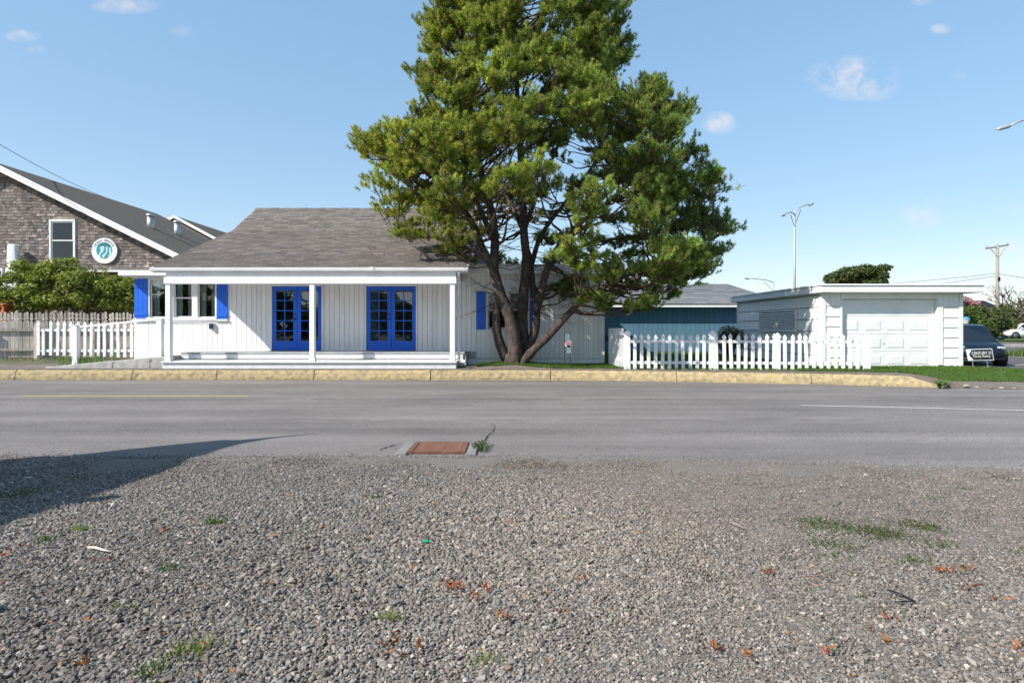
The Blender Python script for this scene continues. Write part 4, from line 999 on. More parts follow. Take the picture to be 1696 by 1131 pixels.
# round sign
def textmesh(txt, size):
    cu = bpy.data.curves.new('t', 'FONT'); cu.body = txt; cu.size = size; cu.align_x = 'CENTER'; cu.align_y = 'CENTER'; cu.extrude = .002; cu.offset = size*.012
    ob = bpy.data.objects.new('t', cu); COL.objects.link(ob); dg = bpy.context.evaluated_depsgraph_get(); me = bpy.data.meshes.new_from_object(ob.evaluated_get(dg))
    bpy.data.objects.remove(ob); return me
sc_ = P(173.5, 415.5, NY-.06); sr = 21*NY/1000
def disc(r, y, th, n=48, cx=0, cz=0):
    return MB().prism([(sc_.x+cx+r*math.cos(2*math.pi*k/n), y, sc_.z+cz+r*math.sin(2*math.pi*k/n)) for k in range(n)], (0, th, 0))
rs = thing('round_sign', sc_, 'round white sign with a turquoise wave picture on the shingled wall', 'sign')
disc(sr, NY-.09, .05).build('board', M['signwhite'], rs)
def wavemat():
    m = bpy.data.materials.new('wave_picture'); m.use_nodes = True; N = m.node_tree.nodes; L = m.node_tree.links; b = N['Principled BSDF']
    tc = N.new('ShaderNodeTexCoord'); w = N.new('ShaderNodeTexWave'); w.inputs['Scale'].default_value = 1.6; w.inputs['Distortion'].default_value = 9; w.inputs['Detail'].default_value = 3; w.inputs['Detail Scale'].default_value = 1.4
    L.new(tc.outputs['Object'], w.inputs['Vector']); r = N.new('ShaderNodeValToRGB'); L.new(w.outputs['Fac'], r.inputs[0])
    r.color_ramp.elements[0].color = (.02, .19, .26, 1); r.color_ramp.elements[1].color = (.60, .78, .78, 1); e_ = r.color_ramp.elements.new(.5); e_.color = (.06, .36, .43, 1)
    L.new(r.outputs[0], b.inputs['Base Color']); b.inputs['Roughness'].default_value = .6; return m
disc(sr*.62, NY-.097, .006, cz=.02).build('picture', wavemat(), rs)
mb = MB()                                              # darker sky above the crest, foam below
MB().prism([(sc_.x+sr*.62*math.cos(t)*.99, NY-.102, sc_.z+.02+sr*.62*math.sin(t)*.99) for t in np.linspace(.35, 2.6, 20)] + [(sc_.x-.1, NY-.102, sc_.z+.17), (sc_.x+.02, NY-.102, sc_.z+.2), (sc_.x+.14, NY-.102, sc_.z+.15)], (0, .004, 0)).build('picture_sky', mat('deep_teal', (.015, .15, .20), rough=.6), rs)
MB().prism([(sc_.x-.16, NY-.103, sc_.z-.27), (sc_.x-.05, NY-.103, sc_.z-.295), (sc_.x+.08, NY-.103, sc_.z-.29), (sc_.x+.15, NY-.103, sc_.z-.265), (sc_.x+.03, NY-.103, sc_.z-.275), (sc_.x-.08, NY-.103, sc_.z-.262)], (0, .004, 0)).build('flourish', M['signink'], rs)
word = 'OCEAN BREEZE'; V = []; F = []
for k, ch in enumerate(word):
    if ch == ' ': continue
    an = R(90 + 62 - 124*k/(len(word)-1)); me = textmesh(ch, .13); n0 = len(V)
    for v in me.vertices:
        q = Vector((v.co.x, v.co.y, v.co.z)); ca = an - math.pi/2
        X = q.x*math.cos(ca) - q.y*math.sin(ca); Z = q.x*math.sin(ca) + q.y*math.cos(ca)
        V.append((sc_.x + sr*.81*math.cos(an) + X, NY-.0945 - q.z, sc_.z + sr*.81*math.sin(an) + Z))
    F += [tuple(i+n0 for i in p.vertices) for p in me.polygons]
MB().add(V, F).build('lettering', M['signink'], rs)
# white fin beside the bay window
fp = P(22, 446, 22.7)
fo = thing('white_pylon', fp, 'tall white rounded upright rising beside the shrub in front of shingles', 'pylon')
zt_, zb_ = P(22, 405, 22.7).z, .5
n = 12; V = []; F = []
prof_ = [(zb_, .36, .0), (fp.z-.5, .34, .0), (fp.z-.15, .27, .0), (fp.z+.1, .22, .02), (fp.z+.5, .19, .01), (zt_-.06, .165, .0), (zt_-.02, .15, -.01), (zt_, .10, -.02)]
for (z_, r_, dx) in prof_:
    for k in range(n): t = 2*math.pi*k/n; V.append((fp.x+dx + r_*math.copysign(abs(math.cos(t))**.5, math.cos(t)), 22.7 + .12*math.copysign(abs(math.sin(t))**.5, math.sin(t)), z_))
for i in range(len(prof_)-1):
    for k in range(n): F.append((i*n+k, i*n+(k+1) % n, (i+1)*n+(k+1) % n, (i+1)*n+k))
mb = MB().add(V, F); mb.f.append(tuple(range((len(prof_)-1)*n, len(prof_)*n))); mb.build('shaft', M['white'], fo, smooth=True)
# orange garden chair glimpsed at the picture edge
cp = P(2, 515, 21.0); ch = thing('garden_chair', (cp.x, 21, .45), 'orange stained timber garden chair half hidden by the fence', 'chair')
MB().bbox(cp.x-.5, cp.x+.30, 20.7, 21.3, 1.90, 1.96, .01).build('arm_rest', M['orange'], ch)
for dx in (-.45, .22): MB().bbox(cp.x+dx, cp.x+dx+.08, 20.75, 20.85, .45, 2.24 if dx > 0 else 2.4, .008).build('leg', M['orange'], ch)
for k in range(4): MB().bbox(cp.x-.36+k*.15, cp.x-.36+k*.15+.12, 21.25, 21.29, .9, 2.5, .01).build('back_slat', M['orange'], ch)
MB().bbox(cp.x-.4, cp.x+.3, 20.72, 21.25, 2.19, 2.25, .01).build('top_rail', M['orange'], ch)
# far gable with stepped white trim
fg = P(291, 358, 46); fe = P(376, 404, 46)
fh = thing('far_house', (fg.x, 46, 0), 'brown roofed far house with stepped white gable trim above the shingled roof', 'house')
MB().prism([(fg.x-6, 46, 0), (fe.x, 46, 0), (fe.x, 46, fe.z-.3), (fg.x, 46, fg.z-.3), (fg.x-6, 46, fg.z-3.4)], (0, 8, 0)).build('wall', mat('brown_cladding', (.19, .16, .13), (.14, .12, .10), rough=.9), fh)
MB().prism([(fg.x, 45.8, fg.z), (fe.x+.5, 45.8, fe.z-.25), (fe.x+.5, 45.8, fe.z-.45), (fg.x, 45.8, fg.z-.2)], (0, 8.4, 0)).build('roof', M['cedarroof'], fh)
MB().prism([(fg.x, 45.8, fg.z), (fg.x-6.3, 45.8, fg.z-3.3), (fg.x-6.3, 45.8, fg.z-3.5), (fg.x, 45.8, fg.z-.2)], (0, 8.4, 0)).build('roof', M['cedarroof'], fh)
MB().prism([(fg.x, 45.72, fg.z+.03), (fe.x+.5, 45.72, fe.z-.22), (fe.x+.5, 45.72, fe.z-.44), (fg.x, 45.72, fg.z-.19)], (0, .07, 0)).build('bargeboard', M['white'], fh)
MB().prism([(fg.x, 45.72, fg.z+.03), (fg.x-6.3, 45.72, fg.z-3.27), (fg.x-6.3, 45.72, fg.z-3.49), (fg.x, 45.72, fg.z-.19)], (0, .07, 0)).build('bargeboard', M['white'], fh)
ns = 9
for k in range(ns):
    u = (k+.7)/ns; x = fg.x + (fe.x-fg.x)*u; z = fg.z + (fe.z-fg.z)*u - .55
    MB().box(x-.14, x+.28, 45.85, 45.99, z-.32, z-.08).build('stepped_trim', M['white'], fh)
# ------------------------------------------------------------------ the pine
TD = 17.6
def TP(px, py, dd=0): 
    p = P(px, py, TD); return Vector((p.x, TD+.15+dd, p.z))
def spline(pts, rad, n=6):
    """Catmull-Rom through pts, radii interpolated"""
    P_ = [pts[0]*2-pts[1]] + pts + [pts[-1]*2-pts[-2]]; o_ = []; r_ = []
    for i in range(1, len(P_)-2):
        for k in range(n):
            t = k/n; a, b, c, d = P_[i-1:i+3]
            o_.append(.5*((2*b) + (c-a)*t + (2*a-5*b+4*c-d)*t*t + (3*b-a-3*c+d)*t**3)); r_.append(rad[i-1]+(rad[i]-rad[i-1])*t)
    return o_ + [pts[-1]], r_ + [rad[-1]]
STEMS = []
def stem(l, r0, r1, dd0=0, dd1=0, pw=1.0):
    n = len(l); pts = [TP(px, py, dd0+(dd1-dd0)*i/(n-1)) for i, (px, py) in enumerate(l)]; r0 *= 1.15
    STEMS.append(spline(pts, [r0+(r1-r0)*(i/(n-1))**pw for i in range(n)]))
stem([(846, 606), (834, 585), (824, 555), (822, 520), (828, 480), (818, 450), (795, 424), (755, 405), (705, 396), (660, 394)], .15, .02, .15, -.8)
stem([(852, 608), (853, 580), (850, 550), (843, 522), (828, 485), (818, 445), (820, 400), (814, 350), (800, 300), (788, 230), (775, 150), (768, 70), (762, 0)], .19, .03, -.15, -.4)
stem([(818, 446), (798, 408), (782, 370), (752, 332), (705, 290), (650, 258), (610, 245)], .10, .015, -.25, -1.2)
stem([(820, 405), (800, 360), (770, 300), (735, 230), (710, 170)], .08, .015, -.3, -1.6)
stem([(862, 606), (866, 570), (865, 530), (868, 480), (872, 430), (868, 380), (866, 320), (862, 250), (858, 180), (855, 100), (852, 20), (850, -50)], .17, .025, .25, .1)
stem([(864, 606), (876, 575), (887, 545), (889, 505), (881, 460), (879, 425), (868, 385), (885, 330), (905, 280), (930, 220), (948, 150), (960, 60)], .13, .02, .0, .9)
stem([(888, 515), (899, 475), (908, 440), (930, 402), (965, 368), (1015, 330), (1070, 280), (1105, 235), (1130, 190)], .11, .015, .05, -1.0)
stem([(862, 606), (880, 583), (903, 561), (938, 523), (962, 498), (990, 480), (1035, 458), (1090, 432), (1150, 405), (1200, 388)], .12, .018, -.2, -.9)
stem([(905, 448), (930, 420), (975, 400), (1040, 385), (1110, 375), (1170, 355), (1185, 300)], .06, .012, .1, 1.5)
stem([(880, 440), (900, 380), (950, 310), (1000, 240), (1030, 160), (1040, 80)], .07, .012, .5, 2.2)
stem([(868, 380), (840, 320), (800, 260), (740, 200), (700, 130)], .07, .012, .2, 2.0)
pine = thing('pine_tree', TP(852, 608), 'large spreading pine with several crooked trunks in front of the house', 'tree')
mb = MB()
for (pp, rr) in STEMS: mb.tube(pp, [r*(1+random.uniform(-.07, .07)) for r in rr], 12)
rootp = TP(853, 610, .0)
mb.tube([rootp+Vector((0, 0, -.2)), rootp+Vector((0, 0, .05)), rootp+Vector((0, 0, .25)), rootp+Vector((0, 0, .42))], [.50, .38, .31, .29], 16)
for k in range(7):
    an = k*.9+.3; mb.tube([rootp+Vector((.2*math.cos(an), .2*math.sin(an), .22)), rootp+Vector((.42*math.cos(an), .36*math.sin(an), .04)), rootp+Vector((.7*math.cos(an), .6*math.sin(an), -.12))], [.14, .10, .04], 8)
mb.build('trunk', M['bark'], pine, smooth=True)
ROWS = [(-75, 790, 930), (-40, 745, 985), (0, 715, 1040), (50, 698, 1058), (90, 690, 1062), (105, 672, 1058), (135, 672, 1050), (150, 674, 1110), (200, 668, 1152), (228, 650, 1155), (236, 582, 1152), (262, 590, 1178), (290, 606, 1196),
        (320, 612, 1200), (345, 616, 1192), (362, 630, 1212), (395, 640, 1220), (420, 690, 1205), (445, 740, 1190), (470, 860, 1172), (495, 930, 1125), (518, 1015, 1080)]
RYS = [r[0] for r in ROWS]; RLS = [r[1] for r in ROWS]; RRS = [r[2] for r in ROWS]
stemP = np.array([tuple(p) for (pp, rr) in STEMS for p in pp]); stemR = np.array([r for (pp, rr) in STEMS for r in rr])
branch = MB(); tp = []; ta = []; tl = []; tc_ = []
def addtufts(p, d, n, spread, shade):
    for _ in range(n):
        q = p + Vector((random.gauss(0, spread), random.gauss(0, spread), random.gauss(0, spread*.55)))
        a = (d*.7 + Vector((random.gauss(0, .45), random.gauss(0, .45), .75+random.gauss(0, .3)))).normalized()
        tp.append(q); ta.append(a); tl.append(random.uniform(.10, .19)); tc_.append(shade)
nb = 0
rs_ = random.Random(5)
while nb < 660:
    py = rs_.uniform(-70, 512); L_, R_ = np.interp(py, RYS, RLS), np.interp(py, RYS, RRS)
    if rs_.random() > (R_-L_)/600: continue
    cx, hw = (L_+R_)/2, (R_-L_)/2
    low = py > 335
    rad = rs_.uniform(.25, 1)**(.45 if not low else .3); an = rs_.uniform(0, 2*math.pi)
    u, v = rad*math.cos(an), rad*math.sin(an)
    px = cx + u*hw*.965
    if low and 765 < px < 925 and py < 480 and rs_.random() < (.93 if v < .4 else .6): continue
    if low and px <= 765 and py > 350 and rs_.random() < .55: continue
    if low and px >= 925 and v < 0 and math.sin(py*.075) < -.35: continue            # open tiers on the sheltered side
    if not low and math.sin(py*.062+u*2.5) < -.75 and rs_.random() < .6: continue
    depth = v*min(hw, 270)*TD/1000*.74
    E = TP(px, py, depth - 0.2)
    # perspective: things nearer or farther than the trunk keep their place in the outline
    k = E.y/TD; E.x *= (1+(k-1)*.55); E.z = H + (E.z-H)*(1+(k-1)*.55)
    hd = np.hypot(stemP[:, 0]-E.x, stemP[:, 1]-E.y); target = E.z - .28*hd - .15
    cost = (hd*.9 + np.abs(stemP[:, 2]-target)*1.1 if not low else np.sqrt(hd**2 + (stemP[:, 2]-E.z+.25)**2)) + 4*np.maximum(0, stemP[:, 2]-E.z+.05); i = int(np.argmin(cost)); S = Vector(stemP[i])
    D = E-S; dist = D.length
    if dist < .25: nb += 1; continue
    perp = D.cross(Vector((0, 0, 1))).normalized() if D.cross(Vector((0, 0, 1))).length > .01 else Vector((1, 0, 0))
    r0 = min(.045, stemR[i]*.6, .012+.011*dist)
    pts = []
    for q in range(7):
        t = q/6; pts.append(S + D*t + Vector((0, 0, -.10*dist*math.sin(math.pi*t))) + perp*(.04*dist*math.sin(t*5+nb)) + Vector((0, 0, 1))*.02*math.sin(q*2+nb)*dist*(0 < q < 6))
    branch.tube(pts, [r0*(1-.8*q/6)+.004 for q in range(7)], 6, cap=False)
    dn = D.normalized(); shade = rs_.uniform(.65, 1.35)
    nsub = rs_.randint(6, 9)
    for s in range(nsub):
        t = 1 - min(.45, .55/dist)*rs_.random(); b = S + D*t + Vector((0, 0, -.10*dist*math.sin(math.pi*t)))
        sd = (dn*rs_.uniform(.2, 1) + perp*rs_.uniform(-1, 1) + Vector((0, 0, rs_.uniform(-.05, .6)))).normalized(); sl = rs_.uniform(.2, .55)
        e_ = b + sd*sl + Vector((0, 0, .08*sl))
        branch.tube([b, (b+e_)/2+Vector((0, 0, -.03)), e_], [.011, .008, .004], 4, cap=False)
        m_ = rs_.randint(3, 5)
        for w in range(m_): addtufts(b + (e_-b)*(1-.5*w/m_), sd, 1, .05, shade)
        addtufts(e_, sd, 3, .09, shade*rs_.uniform(.8, 1.3))
    nb += 1
# bare dead twigs low inside the crown
for k in range(260):
    i = rs_.randrange(len(stemP)); S = Vector(stemP[i])
    if S.z > P(0, 250, TD).z or S.z < P(0, 520, TD).z: continue
    an = rs_.uniform(0, 6.28); L_ = rs_.uniform(.4, 1.6); d = Vector((math.cos(an), math.sin(an), rs_.uniform(-.35, .4)))
    m1 = S + d*L_*.5 + Vector((0, 0, -.08)); e_ = S + d*L_ + Vector((0, 0, rs_.uniform(-.2, .15)))
    branch.tube([S, m1, e_], [.016, .010, .004], 4, cap=False)
    for q in range(3):
        t = rs_.uniform(.3, .9); b = S.lerp(e_, t); d2 = (d + Vector((rs_.gauss(0, .7), rs_.gauss(0, .7), rs_.gauss(0, .4)))).normalized()
        branch.tube([b, b+d2*rs_.uniform(.2, .55)], [.007, .003], 3, cap=False)
branch.build('branches', M['twig'], pine, smooth=True)['kind'] = 'stuff'
def needles(pos, ax, ln, shade, n, name, parent, nl=(.075, .12), wid=.0075, cols=((.225, .285, .055), (.16, .23, .048), (.29, .33, .085)), brown=.09):
    pos = np.array([tuple(p) for p in pos]); ax = np.array([tuple(a) for a in ax]); ln = np.array(ln); shade = np.array(shade); T_ = len(pos)
    p = np.repeat(pos, n, 0); a = np.repeat(ax, n, 0); l = np.repeat(ln, n); sh = np.repeat(shade, n); N_ = T_*n
    u = RNG.uniform(0, 1, N_)**.8; rnd = RNG.normal(0, 1, (N_, 3)); rnd -= (rnd*a).sum(1, keepdims=True)*a; rnd /= np.linalg.norm(rnd, axis=1, keepdims=True)
    th = RNG.uniform(.45, 1.45, N_)*(1.15-.5*u); dr_ = a*np.cos(th)[:, None] + rnd*np.sin(th)[:, None]; L_ = RNG.uniform(*nl, N_)
    b = p + a*(l*u)[:, None]; side = np.cross(dr_, RNG.normal(0, 1, (N_, 3))); side /= np.linalg.norm(side, axis=1, keepdims=True)+1e-9
    V = np.stack([b + side*wid, b - side*wid, b + dr_*L_[:, None]], 1).reshape(-1, 3); F = np.arange(N_*3).reshape(-1, 3)
    tone = np.clip((pos[:, :1]-1.5)/5, -1, 1)*.16 + RNG.normal(0, .06, (T_, 1)); base = np.array(cols)[RNG.integers(0, len(cols), T_)]*RNG.uniform(.75, 1.3, (T_, 1))*shade[:, None]*np.hstack([1-tone, 1-tone*.3, 1+tone])  # lit side yellower, shaded side bluer: light painted into the needle colour
    c = np.repeat(base, n, 0); isb = (RNG.uniform(0, 1, N_) < brown) & (u > .55); c[isb] = np.array((.32, .22, .13))*RNG.uniform(.7, 1.3, (isb.sum(), 1))
    return npmesh(name, V, F, M['needle'], parent, col=np.repeat(c, 3, 0))
for (pp, rr) in STEMS:
    for q, (p_, r_) in enumerate(zip(pp, rr)):
        if r_ < .04 and q > len(pp)*.6:
            for w in range(4): addtufts(p_, (pp[-1]-pp[-3]).normalized(), 2, .11, 1.0)
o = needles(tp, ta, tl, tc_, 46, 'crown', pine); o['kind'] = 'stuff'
print('tufts', len(tp))
# ------------------------------------------------------------------ shrubs
def leaves(centres, radii, n, size, cols, rng, shell=.55, up=.35, squash=1.0):
    out = []; nn_ = []
    C_ = np.array(centres, float); R_ = np.array(radii, float); w = R_.prod(1)**(2/3); w /= w.sum()
    k = rng.choice(len(C_), n, p=w); d = rng.normal(0, 1, (n, 3)); d /= np.linalg.norm(d, axis=1, keepdims=True)
    r = rng.uniform(shell, 1.04, n)[:, None]; p = C_[k] + d*R_[k]*r
    nr = d + rng.normal(0, .6, (n, 3)); nr[:, 2] += up; nr /= np.linalg.norm(nr, axis=1, keepdims=True)
    t = np.cross(nr, rng.normal(0, 1, (n, 3))); t /= np.linalg.norm(t, axis=1, keepdims=True); b = np.cross(nr, t)
    s = size*rng.uniform(.6, 1.3, n)[:, None]
    V = np.stack([p - t*s, p + b*s*.36 + nr*s*.08, p + t*s - nr*s*.12, p - b*s*.36 + nr*s*.08], 1).reshape(-1, 3); F = np.arange(n*4).reshape(-1, 4)
    c = np.array(cols)[rng.integers(0, len(cols), n)]*rng.uniform(.7, 1.3, (n, 1))
    return V, F, np.repeat(c, 4, 0)
def shrub(name, lobes, n, size, cols, label, cat='shrub', base=None, stems=10, group=None, matl=None, shell=.55):
    lob = [Vector(l[0]) for l in lobes]; base = base or Vector((sum(l.x for l in lob)/len(lob), sum(l.y for l in lob)/len(lob), .3))
    if len(lobes) > 4: lobes = lobes + [((l[0][0]+random.uniform(-1, 1)*l[1][0], l[0][1]-random.uniform(.2, .9)*l[1][1], l[0][2]+random.uniform(-.5, 1.05)*l[1][2]), (l[1][0]*random.uniform(.15, .4),)*2 + (l[1][2]*random.uniform(.2, .5),)) for l in lobes for _ in range(4)]
    t = thing(name, base, label, cat, group)
    V, F, c = leaves([l[0] for l in lobes], [l[1] for l in lobes], n, size, cols, RNG, shell)
    o = npmesh('foliage', V, F, matl or M['leaf'], t, col=c); o['kind'] = 'stuff'
    mb = MB()
    for k in range(stems):
        l = random.choice(lobes); e_ = Vector(l[0]) + Vector([random.uniform(-.6, .6)*q for q in l[1]]); s = Vector((base.x + (e_.x-base.x)*.35 + random.uniform(-.15, .15), base.y+(e_.y-base.y)*.3, base.z))
        m_ = (s+e_)/2 + Vector((random.uniform(-.1, .1), 0, .1)); r = max(.006, l[1][0]*.025); mb.tube([s, m_, e_], [r, r*.7, r*.3], 5, cap=False)
    mb.build('stems', M['stem'], t)
    return t
LG = [(.21, .26, .035), (.16, .21, .03), (.26, .29, .06), (.11, .15, .025), (.32, .34, .10)]
lob = []
for (px, py, d, rx, rz) in [(30, 478, 21.2, 1.0, .65), (70, 458, 21.4, 1.0, .5), (95, 450, 21.6, .9, .45), (120, 462, 21.5, 1.0, .55), (60, 495, 20.9, 1.1, .5), (110, 490, 21.2, 1.2, .6), (150, 472, 22.0, .8, .45), (150, 497, 22.0, 1.0, .5), (185, 478, 22.6, .8, .5), (205, 474, 23.0, .7, .45), (200, 498, 22.8, .8, .5), (20, 500, 21.0, .7, .4), (232, 486, 23.4, .7, .6)]:
    p = P(px, py, min(d*.55+9.95, 22.2)); lob.append(((p.x, p.y, p.z), (rx, .65, rz)))
shrub('big_shrub', lob, 15000, .085, LG, 'big rounded green shrub behind the weathered fence', stems=90, base=P(110, 545, 21.6))
p = P(1207, 552, 23.2)
shrub('garden_bush', [((p.x, p.y, p.z), (.42, .35, .3)), ((p.x-.1, p.y, p.z-.35), (.38, .35, .4)), ((p.x+.3, p.y-.2, p.z-.25), (.35, .3, .4))], 2600, .05, [(.20, .13, .08), (.14, .12, .06), (.08, .10, .03), (.17, .11, .09), (.07, .09, .02)], 'brownish bush at the corner of garage and blue wall', stems=40, base=Vector((p.x, p.y, .35)))
# broad leaved dock at the kerb's end
dp = Vector((*G(1556, 644), 0)); dock = thing('dock_plant', dp, 'broad leaved green weed growing at the broken kerb end', 'plant')
for k in range(15):
    an = random.uniform(0, 6.28); L_ = random.uniform(.14, .30); rise = random.uniform(.3, 1.1); w = L_*.2
    d = Vector((math.cos(an), math.sin(an)*.6, 0)); s_ = Vector((-d.y, d.x, 0)).normalized(); V = []; 
    for q in range(6):
        t = q/5; c_ = dp + Vector((0, 0, .03)) + d*L_*t*1.1 + Vector((0, 0, L_*rise*(t-.55*t*t)*1.3)); ww = w*math.sin(math.pi*min(1, .12+t*.88))**.7 if q < 5 else .004
        V += [c_ + s_*ww + Vector((0, 0, .012)), c_, c_ - s_*ww + Vector((0, 0, .012))]
    F = []
    for q in range(5): F += [(q*3, q*3+1, q*3+4, q*3+3), (q*3+1, q*3+2, q*3+5, q*3+4)]
    g_ = random.uniform(.7, 1.4); npmesh('leaf', np.array([tuple(v) for v in V]), np.array(F), M['leaf'], dock, col=np.tile((.06*g_, .13*g_, .025*g_), (len(V), 1)), smooth=True)
MB().tube([dp, dp+Vector((-.01, 0, .18)), dp+Vector((-.03, 0, .30))], [.010, .009, .012], 6).build('flower_stalk', mat('red_stalk', (.12, .03, .03), rough=.8), dock)
# grass clump by the ramp post and weeds along the fences
pz = P(160, 596, 17.4)
wp = np.stack([RNG.normal(P(160, 596, 17.0).x, .25, 90), RNG.normal(16.99, .02, 90), np.full(90, .30)], 1)
wq = np.stack([RNG.normal(P(155, 596, 18.0).x, .38, 120), RNG.normal(17.7, .2, 120), np.full(120, .38)], 1)
o = blades('grass_clump', wq, .32, .010, [(.09, .17, .04), (.07, .13, .03)], 'long bladed grass clump growing behind the ramp edge', 'grass', kind=None, lean=.8)
wq = np.stack([RNG.uniform(-16.5, -12.6, 700), RNG.uniform(17.6, 18.9, 700)**1.0, np.full(700, .0)], 1); wq[:, 2] = [gz(a_, b_) for a_, b_ in wq[:, :2]]
blades('grass', wq[(wq[:, 1] > 18.4) | (wq[:, 0] > -13.6)], .09, .007, GREENS, 'weeds along the foot of the weathered fence', 'grass')
wq = np.stack([RNG.uniform(-15, 10.2, 900), np.zeros(900), np.full(900, .02)], 1); wq = wq[np.sin(wq[:, 0]*1.7)+np.sin(wq[:, 0]*4.1+1) + RNG.normal(0, .5, len(wq)) > .9]; wq[:, 1] = [kerbY(a_) - .015 + random.uniform(-.02, .0) for a_ in wq[:, 0]]
blades('grass', wq, .035, .006, [(.06, .07, .03), (.08, .09, .03), (.09, .07, .04)], 'sparse weeds along the kerb gutter', 'grass', lean=1.0)
# stones and grit along the gutter, beyond the kerb's end
for i, x in enumerate(np.arange(10.75, 13.9, .23)):
    s = random.uniform(.03, .055); y = kerbY(x) + random.uniform(.06, .16); me = rock_mesh('edge_stone', 12, .6); me.materials.clear()
    o = link('edge_stone', me, mat('pale_stone', (.40, .37, .32), (.30, .27, .23), rough=.9) if i == 0 else bpy.data.materials['pale_stone'], None, (x, y, gz(x, y) + .02)); o.scale = (s*1.4, s, s*.9); o.rotation_euler = (0, 0, random.uniform(0, 3))
    props(o, 'pale broken stone in the ragged line beyond the kerb end', 'stone', 'pale stones beyond the kerb end')
# ------------------------------------------------------------------ small signs
ss = thing('flyer_stand', Vector((P(940, 603, 17.5).x, 17.5, .3)), 'black wire stand with white property flyers beside the pine', 'sign')
x0, x1 = P(935, 0, 17.5).x, P(944.5, 0, 17.5).x; zt_ = P(0, 551.5, 17.5).z
MB().tube([(x0, 17.5, .25), (x0, 17.5, zt_), (x0+.01, 17.5, zt_+.01), (x1-.01, 17.5, zt_+.01), (x1, 17.5, zt_), (x1, 17.5, .42), (x1-.02, 17.48, .25)], .008, 6).build('wire_frame', M['black'], ss)
MB().box(x0+.012, x1-.012, 17.485, 17.497, zt_-.21, zt_-.02).build('flyer', M['signwhite'], ss)
MB().box(x0+.012, x1+.02, 17.47, 17.50, zt_-.58, zt_-.23).build('flyer_box', M['signwhite'], ss)
MB().box(x0+.03, x1-.0, 17.464, 17.4695, zt_-.36, zt_-.24).build('flyer_photo', mat('flyer_rose', (.45, .18, .20), rough=.6), ss)
MB().box(x0+.07, x1-.0, 17.464, 17.4695, zt_-.42, zt_-.365).build('flyer_photo', M['navy'], ss)
MB().box(x0+.012, x0+.045, 17.466, 17.4695, zt_-.57, zt_-.38).build('flyer_photo', M['signink'], ss)
MB().tube([(x0, 17.5, zt_-.66), (x1, 17.49, zt_-.70)], .006, 6).build('cross_wire', M['galv'], ss)
# yard sign with white arrow edge
SY = 16.9; ys0 = P(1600, 578.5, SY); ys1 = P(1643, 577, SY); ys2 = P(1646.5, 596.5, SY); ys3 = P(1604, 597.5, SY)
ysn = thing('yard_sign', Vector((P(1625, 613, SY).x, SY, gz(14, SY))), 'dark yard sign with white lettering standing in the grass by the car', 'sign')
MB().prism([ys0, ys1, ys2, ys3], (0, .012, 0)).build('panel', M['signwhite'], ysn)
def lerpq(u, v): return (ys0*(1-u)+ys1*u)*(1-v) + (ys3*(1-u)+ys2*u)*v
def on(p, e_): return Vector((p.x, SY-e_, p.z))
MB().prism([on(lerpq(u, v), .004) for (u, v) in ((.07, .5), (.20, .06), (.97, .06), (.97, .94), (.20, .94))], (0, .0035, 0)).build('field', M['navy'], ysn)
ax_ = (lerpq(1, .5)-lerpq(0, .5)).normalized(); ay_ = (lerpq(.5, 0)-lerpq(.5, 1)).normalized()
for (txt, u, v, sz, m_) in (('CENTURY 21', .565, .38, .115, M['signwhite']), ('Family Realty', .545, .64, .085, M['signgold'])):
    me = textmesh(txt, sz); c_ = lerpq(u, v); wd = max(abs(vv.co.x) for vv in me.vertices)*2; k_ = .56/wd*(1 if v < .5 else .88)
    MB().add([on(c_ + ax_*(vv.co.x*k_) + ay_*(vv.co.y*1.05), .0055 + vv.co.z*.3) for vv in me.vertices], [tuple(p.vertices) for p in me.polygons]).build('lettering', m_, ysn)
for (pxa, pya, pxb, pyb) in ((1611, 597, 1612.5, 608), (1635, 597, 1637.5, 613)):
    a, b = P(pxa, pya, SY+.02), P(pxb, pyb+1, SY+.02); MB().tube([a+Vector((0, .01, .1)), a+Vector((0, .01, 0)), b+Vector((0, 0, -.05))], .009, 6).build('leg', M['galv'], ysn)
MB().tube([P(1611.5, 599, SY+.03), P(1635.5, 599, SY+.03)], .007, 6).build('cross_wire', M['galv'], ysn)
# ------------------------------------------------------------------ parking lot beyond the garage
def flat(name, x0, x1, y0, y1, matl, dz, nxx=20, nyy=20):
    xs2 = np.linspace(x0, x1, nxx); ys2_ = np.linspace(y0, y1, nyy)
    return sheet(name, xs2, ys2_, lambda x, y: gz(x, y), matl, dz, base=None)
flat('car_park', 13.4, 60, 17.7, 47, M['lot'], .03, 60, 40)
flat('lawn', 14, 70, 50.6, 57.5, M['lawn'], .05, 20, 12)
flat('far_road', 13.4, 70, 44.5, 46.5, M['concrete'], .05)
def pline(a, b, w, lab):
    v = Vector((b[0]-a[0], b[1]-a[1], 0)).normalized(); s_ = Vector((-v.y, v.x, 0))*w/2; z_ = .03
    A, B = Vector((a[0], a[1], gz(*a)+.038)), Vector((b[0], b[1], gz(*b)+.038))
    o = MB().add([A-s_, B-s_, B+s_, A+s_], [(0, 1, 2, 3)]).build('bay_line', M['whiteline']); o['kind'] = 'structure'; o['label'] = lab
pline((17.2, 22.0), (22.5, 24.4), .12, 'white painted bay line beside the dark car')
pline((17.5, 29.5), (34, 29.0), .14, 'white painted line across the far car park')
MB_ = MB().bbox(16, 44, 44.0, 44.3, -.1, .22, .03).build('kerb', M['concrete']); props(MB_, 'pale concrete kerb across the far side of the car park', 'kerb')
